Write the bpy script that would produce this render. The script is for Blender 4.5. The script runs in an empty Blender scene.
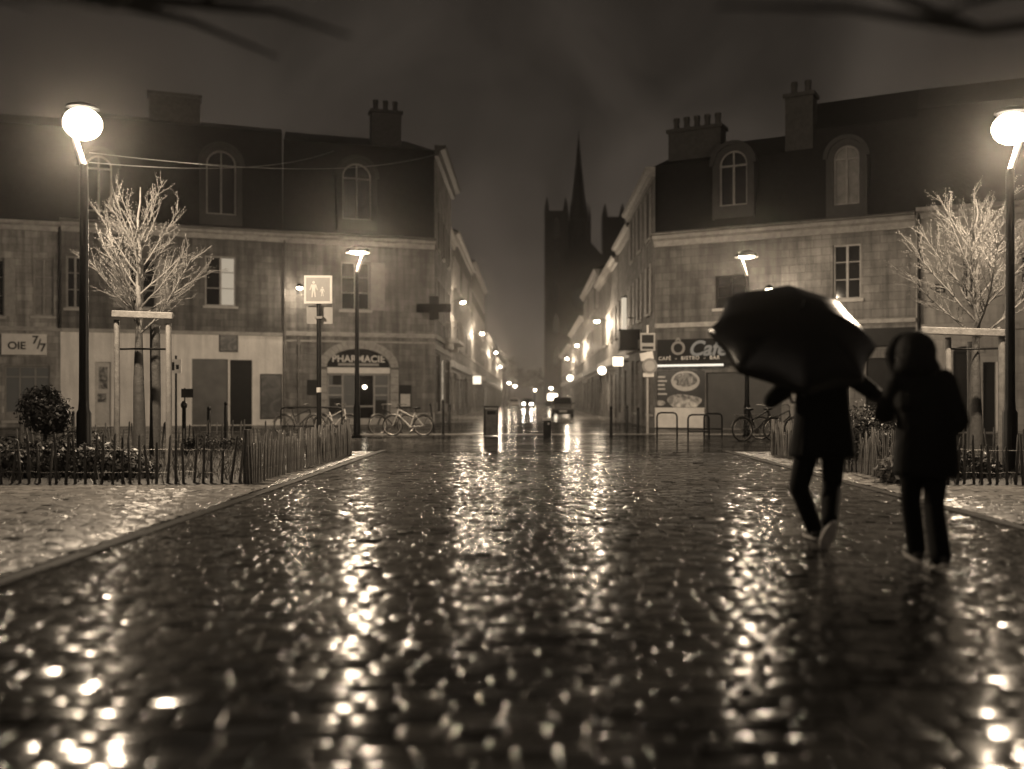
import bpy, bmesh, math, random
import numpy as np
from mathutils import Matrix, Vector, Euler

random.seed(7)
rng = np.random.default_rng(11)
scene = bpy.context.scene
COL = scene.collection
PI = math.pi
CZ, FPX, VX, HY = 1.2, 1000.0, 529.0, 400.0      # eye height, focal length in px, vanishing point


def gp(px, D, py=None):
    """world point seen at px (and py) at distance D"""
    z = 0.0 if py is None else CZ - (py - HY) / FPX * D
    return Vector(((px - VX) / FPX * D, D, z))


# ---------------------------------------------------------------- materials
MATS = {}


def new_mat(name):
    m = bpy.data.materials.new(name)
    m.use_nodes = True
    nt = m.node_tree
    return m, nt, nt.nodes['Principled BSDF'], nt.nodes, nt.links


def warm(v, t=1.0):
    return (v, v * (1 - .04 * t), v * (1 - .09 * t), 1)


def noise_mat(name, v, rough=.5, var=.3, scale=6, bump=.0, bscale=40, metal=0.0, coat=0.0, spec=.5, rvar=0.0):
    if name in MATS:
        return MATS[name]
    m, nt, p, N, L = new_mat(name)
    tc = N.new('ShaderNodeTexCoord')
    no = N.new('ShaderNodeTexNoise'); no.inputs['Scale'].default_value = scale; no.inputs['Detail'].default_value = 8
    no.inputs['Roughness'].default_value = .65
    L.new(tc.outputs['Object'], no.inputs['Vector'])
    cr = N.new('ShaderNodeValToRGB')
    cr.color_ramp.elements[0].position = .28; cr.color_ramp.elements[1].position = .72
    cr.color_ramp.elements[0].color = warm(v * (1 - var)); cr.color_ramp.elements[1].color = warm(min(.95, v * (1 + var)))
    L.new(no.outputs['Fac'], cr.inputs['Fac']); L.new(cr.outputs['Color'], p.inputs['Base Color'])
    p.inputs['Roughness'].default_value = rough
    p.inputs['Metallic'].default_value = metal
    p.inputs['Specular IOR Level'].default_value = spec
    p.inputs['Coat Weight'].default_value = coat
    p.inputs['Coat Roughness'].default_value = .12
    if rvar:
        mr = N.new('ShaderNodeMapRange'); mr.inputs['To Min'].default_value = max(.03, rough - rvar); mr.inputs['To Max'].default_value = min(1, rough + rvar)
        L.new(no.outputs['Fac'], mr.inputs['Value']); L.new(mr.outputs['Result'], p.inputs['Roughness'])
    if bump:
        n2 = N.new('ShaderNodeTexNoise'); n2.inputs['Scale'].default_value = bscale; n2.inputs['Detail'].default_value = 6
        L.new(tc.outputs['Object'], n2.inputs['Vector'])
        b = N.new('ShaderNodeBump'); b.inputs['Strength'].default_value = bump; b.inputs['Distance'].default_value = .02
        L.new(n2.outputs['Fac'], b.inputs['Height']); L.new(b.outputs['Normal'], p.inputs['Normal'])
    MATS[name] = m
    return m


def emit_mat(name, strength, col=(1, .86, .66)):
    if name in MATS:
        return MATS[name]
    m, nt, p, N, L = new_mat(name)
    p.inputs['Base Color'].default_value = (.03, .028, .025, 1)
    p.inputs['Emission Color'].default_value = (*col, 1)
    p.inputs['Emission Strength'].default_value = strength
    MATS[name] = m
    return m


def stone_mat(name, v, angle, bw=.62, bh=.31, plaster=0.0, wet=.0, var=.35):
    """coursed ashlar or stained render on a wall whose run lies at ANGLE"""
    if name in MATS:
        return MATS[name]
    m, nt, p, N, L = new_mat(name)
    tc = N.new('ShaderNodeTexCoord')
    mp = N.new('ShaderNodeMapping'); mp.vector_type = 'POINT'; mp.inputs['Rotation'].default_value = (0, 0, -angle)
    L.new(tc.outputs['Object'], mp.inputs['Vector'])
    sp = N.new('ShaderNodeSeparateXYZ'); L.new(mp.outputs['Vector'], sp.inputs['Vector'])
    cb = N.new('ShaderNodeCombineXYZ'); L.new(sp.outputs['X'], cb.inputs['X']); L.new(sp.outputs['Z'], cb.inputs['Y'])
    br = N.new('ShaderNodeTexBrick')
    br.inputs['Scale'].default_value = 1; br.inputs['Brick Width'].default_value = bw; br.inputs['Row Height'].default_value = bh
    br.inputs['Mortar Size'].default_value = .013; br.inputs['Mortar Smooth'].default_value = .3
    br.inputs['Color1'].default_value = warm(v); br.inputs['Color2'].default_value = warm(v * (1 - var))
    br.inputs['Mortar'].default_value = warm(v * .55)
    L.new(cb.outputs['Vector'], br.inputs['Vector'])
    no = N.new('ShaderNodeTexNoise'); no.inputs['Scale'].default_value = .8; no.inputs['Detail'].default_value = 9; no.inputs['Roughness'].default_value = .7
    L.new(tc.outputs['Object'], no.inputs['Vector'])
    # run-down streaks: stretched noise
    mp2 = N.new('ShaderNodeMapping'); mp2.inputs['Scale'].default_value = (3.0, .25, 1)
    L.new(cb.outputs['Vector'], mp2.inputs['Vector'])
    n2 = N.new('ShaderNodeTexNoise'); n2.inputs['Scale'].default_value = 1.3; n2.inputs['Detail'].default_value = 6
    L.new(mp2.outputs['Vector'], n2.inputs['Vector'])
    mul = N.new('ShaderNodeMath'); mul.operation = 'MULTIPLY'
    L.new(no.outputs['Fac'], mul.inputs[0]); L.new(n2.outputs['Fac'], mul.inputs[1])
    mr = N.new('ShaderNodeMapRange'); mr.inputs['From Min'].default_value = .12; mr.inputs['From Max'].default_value = .36
    mr.inputs['To Min'].default_value = .34 + .4 * plaster; mr.inputs['To Max'].default_value = 1.2 - .12 * plaster
    L.new(mul.outputs[0], mr.inputs['Value'])
    base = br.outputs['Color']
    if plaster:
        mx0 = N.new('ShaderNodeMix'); mx0.data_type = 'RGBA'; mx0.inputs['Factor'].default_value = plaster
        L.new(br.outputs['Color'], mx0.inputs['A']); mx0.inputs['B'].default_value = warm(v)
        base = mx0.outputs['Result']
    mx = N.new('ShaderNodeMix'); mx.data_type = 'RGBA'; mx.blend_type = 'MULTIPLY'; mx.inputs['Factor'].default_value = 1
    cc = N.new('ShaderNodeCombineColor')
    for c in ('Red', 'Green', 'Blue'):
        L.new(mr.outputs['Result'], cc.inputs[c])
    L.new(base, mx.inputs['A']); L.new(cc.outputs['Color'], mx.inputs['B'])
    L.new(mx.outputs['Result'], p.inputs['Base Color'])
    p.inputs['Roughness'].default_value = .75 - wet
    n3 = N.new('ShaderNodeTexNoise'); n3.inputs['Scale'].default_value = 14; n3.inputs['Detail'].default_value = 6
    L.new(tc.outputs['Object'], n3.inputs['Vector'])
    ad = N.new('ShaderNodeMath'); ad.operation = 'MULTIPLY_ADD'; ad.inputs[1].default_value = -.6 * (1 - plaster)
    L.new(br.outputs['Fac'], ad.inputs[0]); L.new(n3.outputs['Fac'], ad.inputs[2])
    b = N.new('ShaderNodeBump'); b.inputs['Strength'].default_value = .55; b.inputs['Distance'].default_value = .025
    L.new(ad.outputs[0], b.inputs['Height']); L.new(b.outputs['Normal'], p.inputs['Normal'])
    MATS[name] = m
    return m


def poster_mat(name, dark=.03, light=.45, scale=2.2, thr=.52):
    """printed picture, blotches of light on dark"""
    if name in MATS:
        return MATS[name]
    m, nt, p, N, L = new_mat(name)
    tc = N.new('ShaderNodeTexCoord')
    no = N.new('ShaderNodeTexNoise'); no.inputs['Scale'].default_value = scale; no.inputs['Detail'].default_value = 7
    no.inputs['Distortion'].default_value = 1.2
    L.new(tc.outputs['Object'], no.inputs['Vector'])
    cr = N.new('ShaderNodeValToRGB')
    e = cr.color_ramp.elements
    e[0].position = thr - .12; e[0].color = warm(dark); e[1].position = thr + .2; e[1].color = warm(light)
    L.new(no.outputs['Fac'], cr.inputs['Fac']); L.new(cr.outputs['Color'], p.inputs['Base Color'])
    p.inputs['Roughness'].default_value = .45
    MATS[name] = m
    return m


def wet_stone_mat(name, v, joint=False, brick=False, rough=.3, coat=.9, crough=.1, wave=.0004, spec=0.0):
    """wet paving: stone tone per sett (mesh attribute), water film as a coat"""
    m, nt, p, N, L = new_mat(name)
    tc = N.new('ShaderNodeTexCoord')
    at = N.new('ShaderNodeAttribute'); at.attribute_name = 'tone'
    no = N.new('ShaderNodeTexNoise'); no.inputs['Scale'].default_value = 9; no.inputs['Detail'].default_value = 8
    big = N.new('ShaderNodeTexNoise'); big.inputs['Scale'].default_value = .45; big.inputs['Detail'].default_value = 5
    for n in (no, big):
        L.new(tc.outputs['Object'], n.inputs['Vector'])
    a = N.new('ShaderNodeMath'); a.operation = 'MULTIPLY'
    L.new(no.outputs['Fac'], a.inputs[0])
    if joint:
        a.inputs[1].default_value = 1.0
    else:
        L.new(at.outputs['Fac'], a.inputs[1])
    cr = N.new('ShaderNodeValToRGB')
    cr.color_ramp.elements[0].position = .1; cr.color_ramp.elements[0].color = warm(v * .45)
    cr.color_ramp.elements[1].position = .75; cr.color_ramp.elements[1].color = warm(v * 1.6)
    L.new(a.outputs[0], cr.inputs['Fac']); L.new(cr.outputs['Color'], p.inputs['Base Color'])
    # how wet: broad patches
    mr = N.new('ShaderNodeMapRange'); mr.inputs['From Min'].default_value = .35; mr.inputs['From Max'].default_value = .65
    mr.inputs['To Min'].default_value = rough * .6; mr.inputs['To Max'].default_value = rough * 1.5
    L.new(big.outputs['Fac'], mr.inputs['Value']); L.new(mr.outputs['Result'], p.inputs['Roughness'])
    p.inputs['Specular IOR Level'].default_value = spec
    mc = N.new('ShaderNodeMapRange'); mc.inputs['From Min'].default_value = .36; mc.inputs['From Max'].default_value = .62
    mc.inputs['To Min'].default_value = coat * .5; mc.inputs['To Max'].default_value = min(1, coat * 1.15)
    L.new(big.outputs['Fac'], mc.inputs['Value']); L.new(mc.outputs['Result'], p.inputs['Coat Weight'])
    mk = N.new('ShaderNodeMapRange'); mk.inputs['To Min'].default_value = crough * 1.7; mk.inputs['To Max'].default_value = crough * .6
    L.new(no.outputs['Fac'], mk.inputs['Value']); L.new(mk.outputs['Result'], p.inputs['Coat Roughness'])
    p.inputs['Coat IOR'].default_value = 1.33
    fine = N.new('ShaderNodeTexNoise'); fine.inputs['Scale'].default_value = 55; fine.inputs['Detail'].default_value = 4
    L.new(tc.outputs['Object'], fine.inputs['Vector'])
    h = fine.outputs['Fac']
    b = N.new('ShaderNodeBump'); b.inputs['Strength'].default_value = .5; b.inputs['Distance'].default_value = .002
    L.new(h, b.inputs['Height'])
    if not brick:
        bc = None
        for sc_, dist in ((70, .00012), (22, wave)):
            rip = N.new('ShaderNodeTexNoise'); rip.inputs['Scale'].default_value = sc_; rip.inputs['Detail'].default_value = 2
            L.new(tc.outputs['Object'], rip.inputs['Vector'])
            b2 = N.new('ShaderNodeBump'); b2.inputs['Strength'].default_value = 1; b2.inputs['Distance'].default_value = dist
            L.new(rip.outputs['Fac'], b2.inputs['Height'])
            if bc: L.new(bc.outputs['Normal'], b2.inputs['Normal'])
            bc = b2
        L.new(bc.outputs['Normal'], p.inputs['Coat Normal'])
    if brick:
        bt = N.new('ShaderNodeTexBrick'); bt.inputs['Scale'].default_value = 1
        bt.inputs['Brick Width'].default_value = .3; bt.inputs['Row Height'].default_value = .2; bt.inputs['Mortar Size'].default_value = .012
        bt.inputs['Color1'].default_value = (.5, .5, .5, 1); bt.inputs['Color2'].default_value = (1, 1, 1, 1); bt.inputs['Mortar'].default_value = (0, 0, 0, 1)
        L.new(tc.outputs['Object'], bt.inputs['Vector'])
        b0 = N.new('ShaderNodeBump'); b0.inputs['Strength'].default_value = .6; b0.inputs['Distance'].default_value = .008
        L.new(bt.outputs['Color'], b0.inputs['Height']); L.new(b0.outputs['Normal'], b.inputs['Normal'])
        wav = N.new('ShaderNodeTexNoise'); wav.inputs['Scale'].default_value = 3.0; wav.inputs['Detail'].default_value = 3
        L.new(tc.outputs['Object'], wav.inputs['Vector'])
        b1 = N.new('ShaderNodeBump'); b1.inputs['Strength'].default_value = .5; b1.inputs['Distance'].default_value = .02
        L.new(wav.outputs['Fac'], b1.inputs['Height']); L.new(b1.outputs['Normal'], b0.inputs['Normal'])
        L.new(b.outputs['Normal'], p.inputs['Coat Normal'])
    L.new(b.outputs['Normal'], p.inputs['Normal'])
    return m


# ---------------------------------------------------------------- mesh builder
class MB:
    def __init__(s):
        s.v, s.f, s.sm = [], [], []

    def add(s, verts, faces, M=None, smooth=False):
        o = len(s.v)
        if M is not None:
            verts = [M @ Vector(v) for v in verts]
        s.v += [tuple(v) for v in verts]
        s.f += [tuple(i + o for i in f) for f in faces]
        s.sm += [smooth] * len(faces)
        return s

    def box(s, x0, x1, y0, y1, z0, z1, M=None):
        vs = [(x, y, z) for z in (z0, z1) for y in (y0, y1) for x in (x0, x1)]
        return s.add(vs, [(0, 2, 3, 1), (4, 5, 7, 6), (0, 1, 5, 4), (2, 6, 7, 3), (0, 4, 6, 2), (1, 3, 7, 5)], M)

    def bar(s, a, b, w, d, up=(0, 0, 1)):
        """rectangular bar from a to b"""
        a, b = Vector(a), Vector(b); z = (b - a); l = z.length; z.normalize()
        x = Vector(up).cross(z)
        if x.length < 1e-4: x = Vector((1, 0, 0)).cross(z)
        x.normalize(); y = z.cross(x)
        M = Matrix((x, y, z)).transposed().to_4x4(); M.translation = a
        return s.box(-w / 2, w / 2, -d / 2, d / 2, 0, l, M)

    def tube(s, pts, rad, n=8, caps=True, smooth=True):
        pts = [Vector(p) for p in pts]
        if not isinstance(rad, (list, tuple)): rad = [rad] * len(pts)
        vs, fs = [], []
        t = (pts[1] - pts[0]).normalized()
        ref = Vector((0, 0, 1)) if abs(t.z) < .9 else Vector((1, 0, 0))
        x = ref.cross(t).normalized()
        for i, p in enumerate(pts):
            if i == 0: t = pts[1] - pts[0]
            elif i == len(pts) - 1: t = pts[-1] - pts[-2]
            else: t = pts[i + 1] - pts[i - 1]
            t.normalize()
            x = (x - t * x.dot(t))
            if x.length < 1e-5: x = t.orthogonal()
            x.normalize(); y = t.cross(x)
            for k in range(n):
                a = 2 * PI * k / n
                vs.append(p + (x * math.cos(a) + y * math.sin(a)) * rad[i])
        for i in range(len(pts) - 1):
            for k in range(n):
                k2 = (k + 1) % n
                fs.append((i * n + k, i * n + k2, (i + 1) * n + k2, (i + 1) * n + k))
        s.add(vs, fs, None, smooth)
        if caps:
            s.add(vs[:n][::-1], [tuple(range(n))]); s.add(vs[-n:], [tuple(range(n))])
        return s

    def lathe(s, prof, n=16, M=None, smooth=True, sx=1, sy=1):
        vs, fs = [], []
        for r, z in prof:
            for k in range(n):
                a = 2 * PI * k / n
                vs.append((r * math.cos(a) * sx, r * math.sin(a) * sy, z))
        m = len(prof)
        for i in range(m - 1):
            for k in range(n):
                k2 = (k + 1) % n
                fs.append((i * n + k, i * n + k2, (i + 1) * n + k2, (i + 1) * n + k))
        s.add(vs, fs, M, smooth)
        s.add(vs[:n][::-1], [tuple(range(n))], M); s.add(vs[-n:], [tuple(range(n))], M)
        return s

    def prism(s, poly, y0, y1, M=None):
        """polygon in xz extruded along y"""
        n = len(poly)
        vs = [(x, y0, z) for x, z in poly] + [(x, y1, z) for x, z in poly]
        fs = [tuple(range(n)), tuple(range(2 * n - 1, n - 1, -1))] + [(i, i + n, (i + 1) % n + n, (i + 1) % n) for i in range(n)]
        return s.add(vs, fs, M)

    def ellipsoid(s, c, r, n=14, m=9, M=None):
        vs, fs = [], []
        for i in range(1, m):
            t = PI * i / m
            for k in range(n):
                a = 2 * PI * k / n
                vs.append((c[0] + r[0] * math.sin(t) * math.cos(a), c[1] + r[1] * math.sin(t) * math.sin(a), c[2] - r[2] * math.cos(t)))
        for i in range(m - 2):
            for k in range(n):
                k2 = (k + 1) % n
                fs.append((i * n + k, i * n + k2, (i + 1) * n + k2, (i + 1) * n + k))
        b = len(vs); vs += [(c[0], c[1], c[2] - r[2]), (c[0], c[1], c[2] + r[2])]
        for k in range(n):
            k2 = (k + 1) % n
            fs.append((b, k2, k)); fs.append((b + 1, (m - 2) * n + k, (m - 2) * n + k2))
        return s.add(vs, fs, M, True)

    def capsule(s, a, b, ra, rb, n=12):
        a, b = Vector(a), Vector(b); z = b - a; l = z.length; z.normalize()
        x = z.orthogonal().normalized(); y = z.cross(x)
        M = Matrix((x, y, z)).transposed().to_4x4(); M.translation = a
        prof = [(ra * math.sin(t), -ra * math.cos(t)) for t in (0.05, .5, 1.0, PI / 2)] + [(rb * math.cos(t), l + rb * math.sin(t)) for t in (0, .5, 1.0, 1.52)]
        return s.lathe(prof, n, M)

    def mesh(s, name, recalc=True):
        me = bpy.data.meshes.new(name)
        me.from_pydata(s.v, [], s.f)
        me.polygons.foreach_set('use_smooth', s.sm)
        if recalc and len(s.f) < 60000:
            bm = bmesh.new(); bm.from_mesh(me); bmesh.ops.recalc_face_normals(bm, faces=bm.faces); bm.to_mesh(me); bm.free()
        me.update()
        return me


WORLD = {}


def link(o, parent=None, M=None):
    """M: placement in the parent's own frame"""
    COL.objects.link(o)
    if parent is not None:
        o.parent = parent
    if M is not None:
        o.matrix_local = M
    return o


def tag(o, label=None, cat=None, group=None, kind=None):
    if label: o['label'] = label
    if cat: o['category'] = cat
    if group: o['group'] = group
    if kind: o['kind'] = kind
    return o


def thing(name, label, cat, loc=(0, 0, 0), rotz=0.0, group=None):
    o = bpy.data.objects.new(name, None)
    o.empty_display_size = .3
    link(o); o.location = loc; o.rotation_euler = (0, 0, rotz)
    return tag(o, label, cat, group)


def part(name, mb, mat, parent=None, M=None, bevel=0.0, label=None, shift=None):
    """one mesh object; SHIFT moves world-built geometry into the parent's frame"""
    me = mb if isinstance(mb, bpy.types.Mesh) else None
    if me is None:
        if shift is not None:
            sx, sy, sz = shift
            mb.v = [(x - sx, y - sy, z - sz) for x, y, z in mb.v]
        me = mb.mesh(name)
    if not me.materials:
        me.materials.append(mat)
    o = bpy.data.objects.new(name, me)
    link(o, parent, M)
    if bevel:
        b = o.modifiers.new('bevel', 'BEVEL'); b.width = bevel; b.segments = 2; b.limit_method = 'ANGLE'
    if label: o['label'] = label
    return o


def copy_tree(o, parent=None):
    c = o.copy(); COL.objects.link(c); c.parent = parent
    for ch in list(o.children):
        copy_tree(ch, c)
    return c


def dup(root, loc, rotz, label, group=None):
    r = copy_tree(root); r.location = loc; r.rotation_euler = (0, 0, rotz); r['label'] = label
    if group: r['group'] = group
    return r


def text_mesh(s, size, extrude=.008, shear=0.0, bold=0.0, align='CENTER', space=1.0):
    """lettering in the xz plane, facing -y, centred on the origin"""
    cu = bpy.data.curves.new('lettering', 'FONT'); cu.body = s; cu.size = size; cu.extrude = extrude; cu.shear = shear
    cu.offset = bold; cu.align_x = align; cu.align_y = 'CENTER'; cu.space_character = space
    o = bpy.data.objects.new('lettering', cu); COL.objects.link(o)
    dg = bpy.context.evaluated_depsgraph_get()
    me = bpy.data.meshes.new_from_object(o.evaluated_get(dg))
    me.transform(Matrix.Rotation(PI / 2, 4, 'X'))
    bpy.data.objects.remove(o); bpy.data.curves.remove(cu)
    me.materials.clear()
    return me


# ---------------------------------------------------------------- common materials
M_glass = noise_mat('window_glass', .012, .06, .2, 3)
M_glass_dim = noise_mat('pale_glass', .22, .25, .35, 3)
M_black = noise_mat('black_metal', .008, .45, .3, 8, spec=.25)
M_dark = noise_mat('dark_paint', .014, .5, .3, 5, spec=.2)
M_wood = noise_mat('weathered_wood', .15, .6, .4, 9, bump=.4, bscale=30)
M_pale = noise_mat('chestnut_paling', .13, .55, .55, 7, bump=.4, bscale=40)
M_darkpale = noise_mat('wet_paling', .07, .5, .5, 7, bump=.4, bscale=40)
M_white = noise_mat('white_paint', .7, .5, .15, 3)
M_zinc = noise_mat('zinc', .16, .4, .25, 4, metal=.6)
M_slate = noise_mat('slate_roof', .012, .55, .4, 3, bump=.4, bscale=9, spec=.2)
M_joinery = noise_mat('window_joinery', .26, .5, .25, 4)
M_shutter = noise_mat('painted_shutter', .30, .55, .25, 5)
M_chim = noise_mat('chimney_brick', .05, .7, .4, 6, bump=.5, bscale=25)
M_sill = noise_mat('sill_stone', .4, .7, .25, 5)
M_band = noise_mat('moulded_stone', .34, .7, .35, 4, bump=.3, bscale=12)
M_leaf = noise_mat('dark_leaves', .05, .42, .6, 5)
M_bark = noise_mat('pale_bark', .15, .7, .4, 12, bump=.4, bscale=40)
M_trunk = noise_mat('dark_bark', .06, .7, .4, 10, bump=.6, bscale=30)
M_soil = noise_mat('planting_soil', .045, .6, .5, 8, bump=.8, bscale=14)
M_letter = noise_mat('sign_lettering', .62, .4, .1, 4)
M_lit_lamp = emit_mat('lamp_lens', 40)
M_lit_big = emit_mat('big_lamp_lens', 9)
M_lit_far = emit_mat('street_lamp_lens', 60)
M_lit_sign = emit_mat('backlit_sign', 5.5)
M_lit_win = emit_mat('lit_opening', 3.0)
M_lit_dim = emit_mat('dim_lit_opening', .35)
LC = (1.0, .80, .58)


def lamp_light(parent, loc, power, radius=.12, spot=None):
    d = bpy.data.lights.new('bulb', 'SPOT' if spot else 'POINT')
    d.energy = power; d.color = LC; d.shadow_soft_size = radius
    if spot:
        d.spot_size = math.radians(spot); d.spot_blend = .25
    o = bpy.data.objects.new('bulb', d)
    link(o, parent, Matrix.Translation(loc))
    return o


# ---------------------------------------------------------------- the ground
def structure(name, me, mat):
    me.materials.append(mat)
    o = bpy.data.objects.new(name, me); COL.objects.link(o); o['kind'] = 'structure'
    return o


def grid_sheet(x0, x1, y0, y1, z):
    return MB().add([(x0, y0, z), (x1, y0, z), (x1, y1, z), (x0, y1, z)], [(0, 1, 2, 3)])


M_joint = wet_stone_mat('wet_joints', .02, joint=True, rough=.5, coat=.5, crough=.1)
structure('ground', grid_sheet(-240, 240, -90, 460, -.035).mesh('ground'), M_joint)
M_road = wet_stone_mat('wet_street_paving', .2, joint=True, brick=True, rough=.32, coat=.8, crough=.08)
structure('street', grid_sheet(-40, 40, 52, 320, -.008).mesh('street'), M_road)


def setts(name, xlo, xhi, y0, y1, dz, course, wmean, mat, tilt, n=6, dome=.0004, skip=None, tone=(.5, 1.5), seed=1):
    """a field of separate wet setts laid in courses across the street"""
    r = np.random.default_rng(seed)
    CX, CY, W, D = [], [], [], []
    y = y0
    while y < y1:
        d = course * r.uniform(.75, 1.25)
        lo, hi = xlo(y), xhi(y)
        nn = int((hi - lo) / wmean) + 3
        w = wmean * r.uniform(.75, 1.3, nn)
        e = lo - r.uniform(0, wmean) + np.concatenate([[0], np.cumsum(w)])
        c = (e[:-1] + e[1:]) / 2
        l_ = np.maximum(e[:-1], lo); h_ = np.minimum(e[1:], hi)
        ok = (h_ - l_) > .05
        CX.append(((l_ + h_) / 2)[ok]); W.append((h_ - l_)[ok]); CY.append(np.full(ok.sum(), y + d / 2)); D.append(np.full(ok.sum(), d))
        y += d
    CX, CY, W, D = map(np.concatenate, (CX, CY, W, D))
    if skip is not None:
        k = ~skip(CX, CY); CX, CY, W, D = CX[k], CY[k], W[k], D[k]
    m = len(CX)
    gap = .006
    if n == 6:
        u = np.array([-1, -.92, -.84, .84, .92, 1]); eh = np.array([-.0035, -.0006, 0, 0, -.0006, -.0035])
    else:
        u = np.array([-1, 0, 1]); eh = np.array([-.0015, 0, -.0015])
    U, V = np.meshgrid(u, u, indexing='xy')
    EH = np.minimum.outer(eh, eh)
    DM = dome * ((1 - U ** 2) * (1 - V ** 2) - .3)
    odd = np.where(r.random(m) < .18, r.uniform(2, 5, m), 1.0)          # a few settled, tipped stones
    tx, ty = r.normal(0, tilt, m) * odd, r.normal(0, tilt, m) * odd
    z0 = r.normal(0, .0014, m)
    jx = r.normal(0, .003, (m, 1, 1)); jy = r.normal(0, .004, (m, 1, 1))
    # gentle settlement of the whole surface
    und = .012 * np.sin(CX * .9 + 1.3 * np.sin(CY * .31)) * np.sin(CY * .55 + .7) + .006 * np.sin(CX * 2.3 + CY * 1.7)
    X = CX[:, None, None] + U[None] * (W[:, None, None] / 2 - gap / 2) + jx
    Y = CY[:, None, None] + V[None] * (D[:, None, None] / 2 - gap / 2) + jy
    Z = dz + und[:, None, None] * .22 + z0[:, None, None] + EH[None] + DM[None] * r.uniform(.4, 1.6, (m, 1, 1)) + tx[:, None, None] * U[None] * W[:, None, None] / 2 + ty[:, None, None] * V[None] * D[:, None, None] / 2
    Y = Y + .05 * np.sin(X * .7 + CY[:, None, None] * .35) + .02 * np.sin(X * 2.1)
    Z += r.normal(0, .0003, Z.shape)
    co = np.stack([X, Y, Z], -1).reshape(-1, 3)
    q = np.array([[j * n + i, j * n + i + 1, (j + 1) * n + i + 1, (j + 1) * n + i] for j in range(n - 1) for i in range(n - 1)])
    F = (q[None] + (np.arange(m) * n * n)[:, None, None]).reshape(-1, 4)
    me = bpy.data.meshes.new(name)
    me.vertices.add(len(co)); me.vertices.foreach_set('co', co.astype(np.float32).ravel())
    me.loops.add(F.size); me.loops.foreach_set('vertex_index', F.ravel().astype(np.int32))
    me.polygons.add(len(F)); me.polygons.foreach_set('loop_start', (np.arange(len(F)) * 4).astype(np.int32))
    me.polygons.foreach_set('use_smooth', np.ones(len(F), bool))
    me.update(calc_edges=True)
    a = me.attributes.new('tone', 'FLOAT', 'POINT')
    a.data.foreach_set('value', np.repeat(r.uniform(tone[0], tone[1], m), n * n).astype(np.float32))
    return structure(name, me, mat)


KL, KR = -3.47, 4.62          # flush kerb lines either side of the carriageway
M_sett = wet_stone_mat('wet_setts', .055, rough=.5, coat=.75, crough=.09)
M_sett2 = wet_stone_mat('wet_small_setts', .16, rough=.42, coat=.85, crough=.2, wave=.0008, spec=.02)
wid = lambda y: .56 * y + 3.0
BED_L = (-11.5, -3.86, 14.0, 22.2)
BED_R = (5.28, 12.5, 13.9, 22.0)
in_bed = lambda x, y: ((x < BED_L[1] - .02) & (x > BED_L[0]) & (y > BED_L[2] + .03) & (y < BED_L[3])) | ((x > BED_R[0] + .02) & (x < BED_R[1]) & (y > BED_R[2] + .03) & (y < BED_R[3]))
setts('carriageway', lambda y: max(KL + .09, -wid(y)), lambda y: min(KR - .09, wid(y)), 1.6, 23, 0, .125, .185, M_sett, .014, seed=3)
setts('pavement', lambda y: -wid(y), lambda y: KL - .09, 4.0, 23, .015, .12, .16, M_sett2, .02, skip=in_bed, seed=4)
setts('right_pavement', lambda y: KR + .09, lambda y: wid(y), 4.0, 23, .015, .12, .16, M_sett2, .02, skip=in_bed, seed=5)
setts('square', lambda y: -wid(y), lambda y: wid(y), 23.2, 53, 0, .16, .24, M_sett, .004, n=3, dome=.0005, seed=6)


def kerb(name, x):
    mb = MB(); y = 1.5
    while y < 23:
        l = random.uniform(.7, 1.05)
        mb.box(x - .075, x + .075, y + .006, y + l - .006, -.05, .012 + random.uniform(-.003, .003)); y += l
    me = mb.mesh(name)
    o = structure(name, me, noise_mat('wet_granite', .05, .6, .4, 9, bump=.3, spec=.02))
    b = o.modifiers.new('bevel', 'BEVEL'); b.width = .008; b.segments = 2


kerb('kerb', KL); kerb('right_kerb', KR)
mb = MB(); x = -8.5
while x < 9:
    l = random.uniform(.5, .8); mb.box(x + .004, x + l - .004, 34.8, 35.25, -.05, .02 + random.uniform(-.002, .002)); x += l
structure('paving_band', mb.mesh('paving_band'), noise_mat('pale_band', .35, .2, .2, 6, coat=1))


def bed(name, b):
    n = 40
    x = np.linspace(b[0], b[1], n); y = np.linspace(b[2], b[3], n)
    mb = MB(); vs = []
    for j in range(n):
        for i in range(n):
            e = min(i, j, n - 1 - i, n - 1 - j)
            vs.append((x[i], y[j], (.03 + random.uniform(0, .05)) if e else -.02))
    fs = [(j * n + i, j * n + i + 1, (j + 1) * n + i + 1, (j + 1) * n + i) for j in range(n - 1) for i in range(n - 1)]
    mb.add(vs, fs, None, True)
    structure(name, mb.mesh(name), M_soil)


bed('soil_bed', BED_L); bed('right_soil_bed', BED_R)


def ground_cover(name, b, count, seed):
    r = random.Random(seed); mb = MB()
    for _ in range(count):
        x, y = r.uniform(b[0] + .1, b[1] - .12), r.uniform(b[2] + .1, b[3] - .1)
        h = r.uniform(.08, .26); a = r.uniform(0, 2 * PI); w = r.uniform(.006, .014)
        dx, dy = math.cos(a), math.sin(a); lx, ly = r.uniform(-.09, .09), r.uniform(-.09, .09)
        mb.add([(x - dx * w, y - dy * w, .02), (x + dx * w, y + dy * w, .02), (x + lx * .5 + dx * w * .6, y + ly * .5 + dy * w * .6, h * .6), (x + lx, y + ly, h), (x + lx * .5 - dx * w * .6, y + ly * .5 - dy * w * .6, h * .6)],
               [(0, 1, 2, 4), (4, 2, 3)])
    me = mb.mesh(name, False); me.materials.append(noise_mat('wet_grass', .12, .4, .5, 3))
    o = bpy.data.objects.new(name, me); COL.objects.link(o); o['kind'] = 'stuff'


ground_cover('grass', (BED_L[0] + 1.8, BED_L[1], BED_L[2], BED_L[3]), 5000, 1)
ground_cover('grass', BED_R, 4000, 2)


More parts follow.
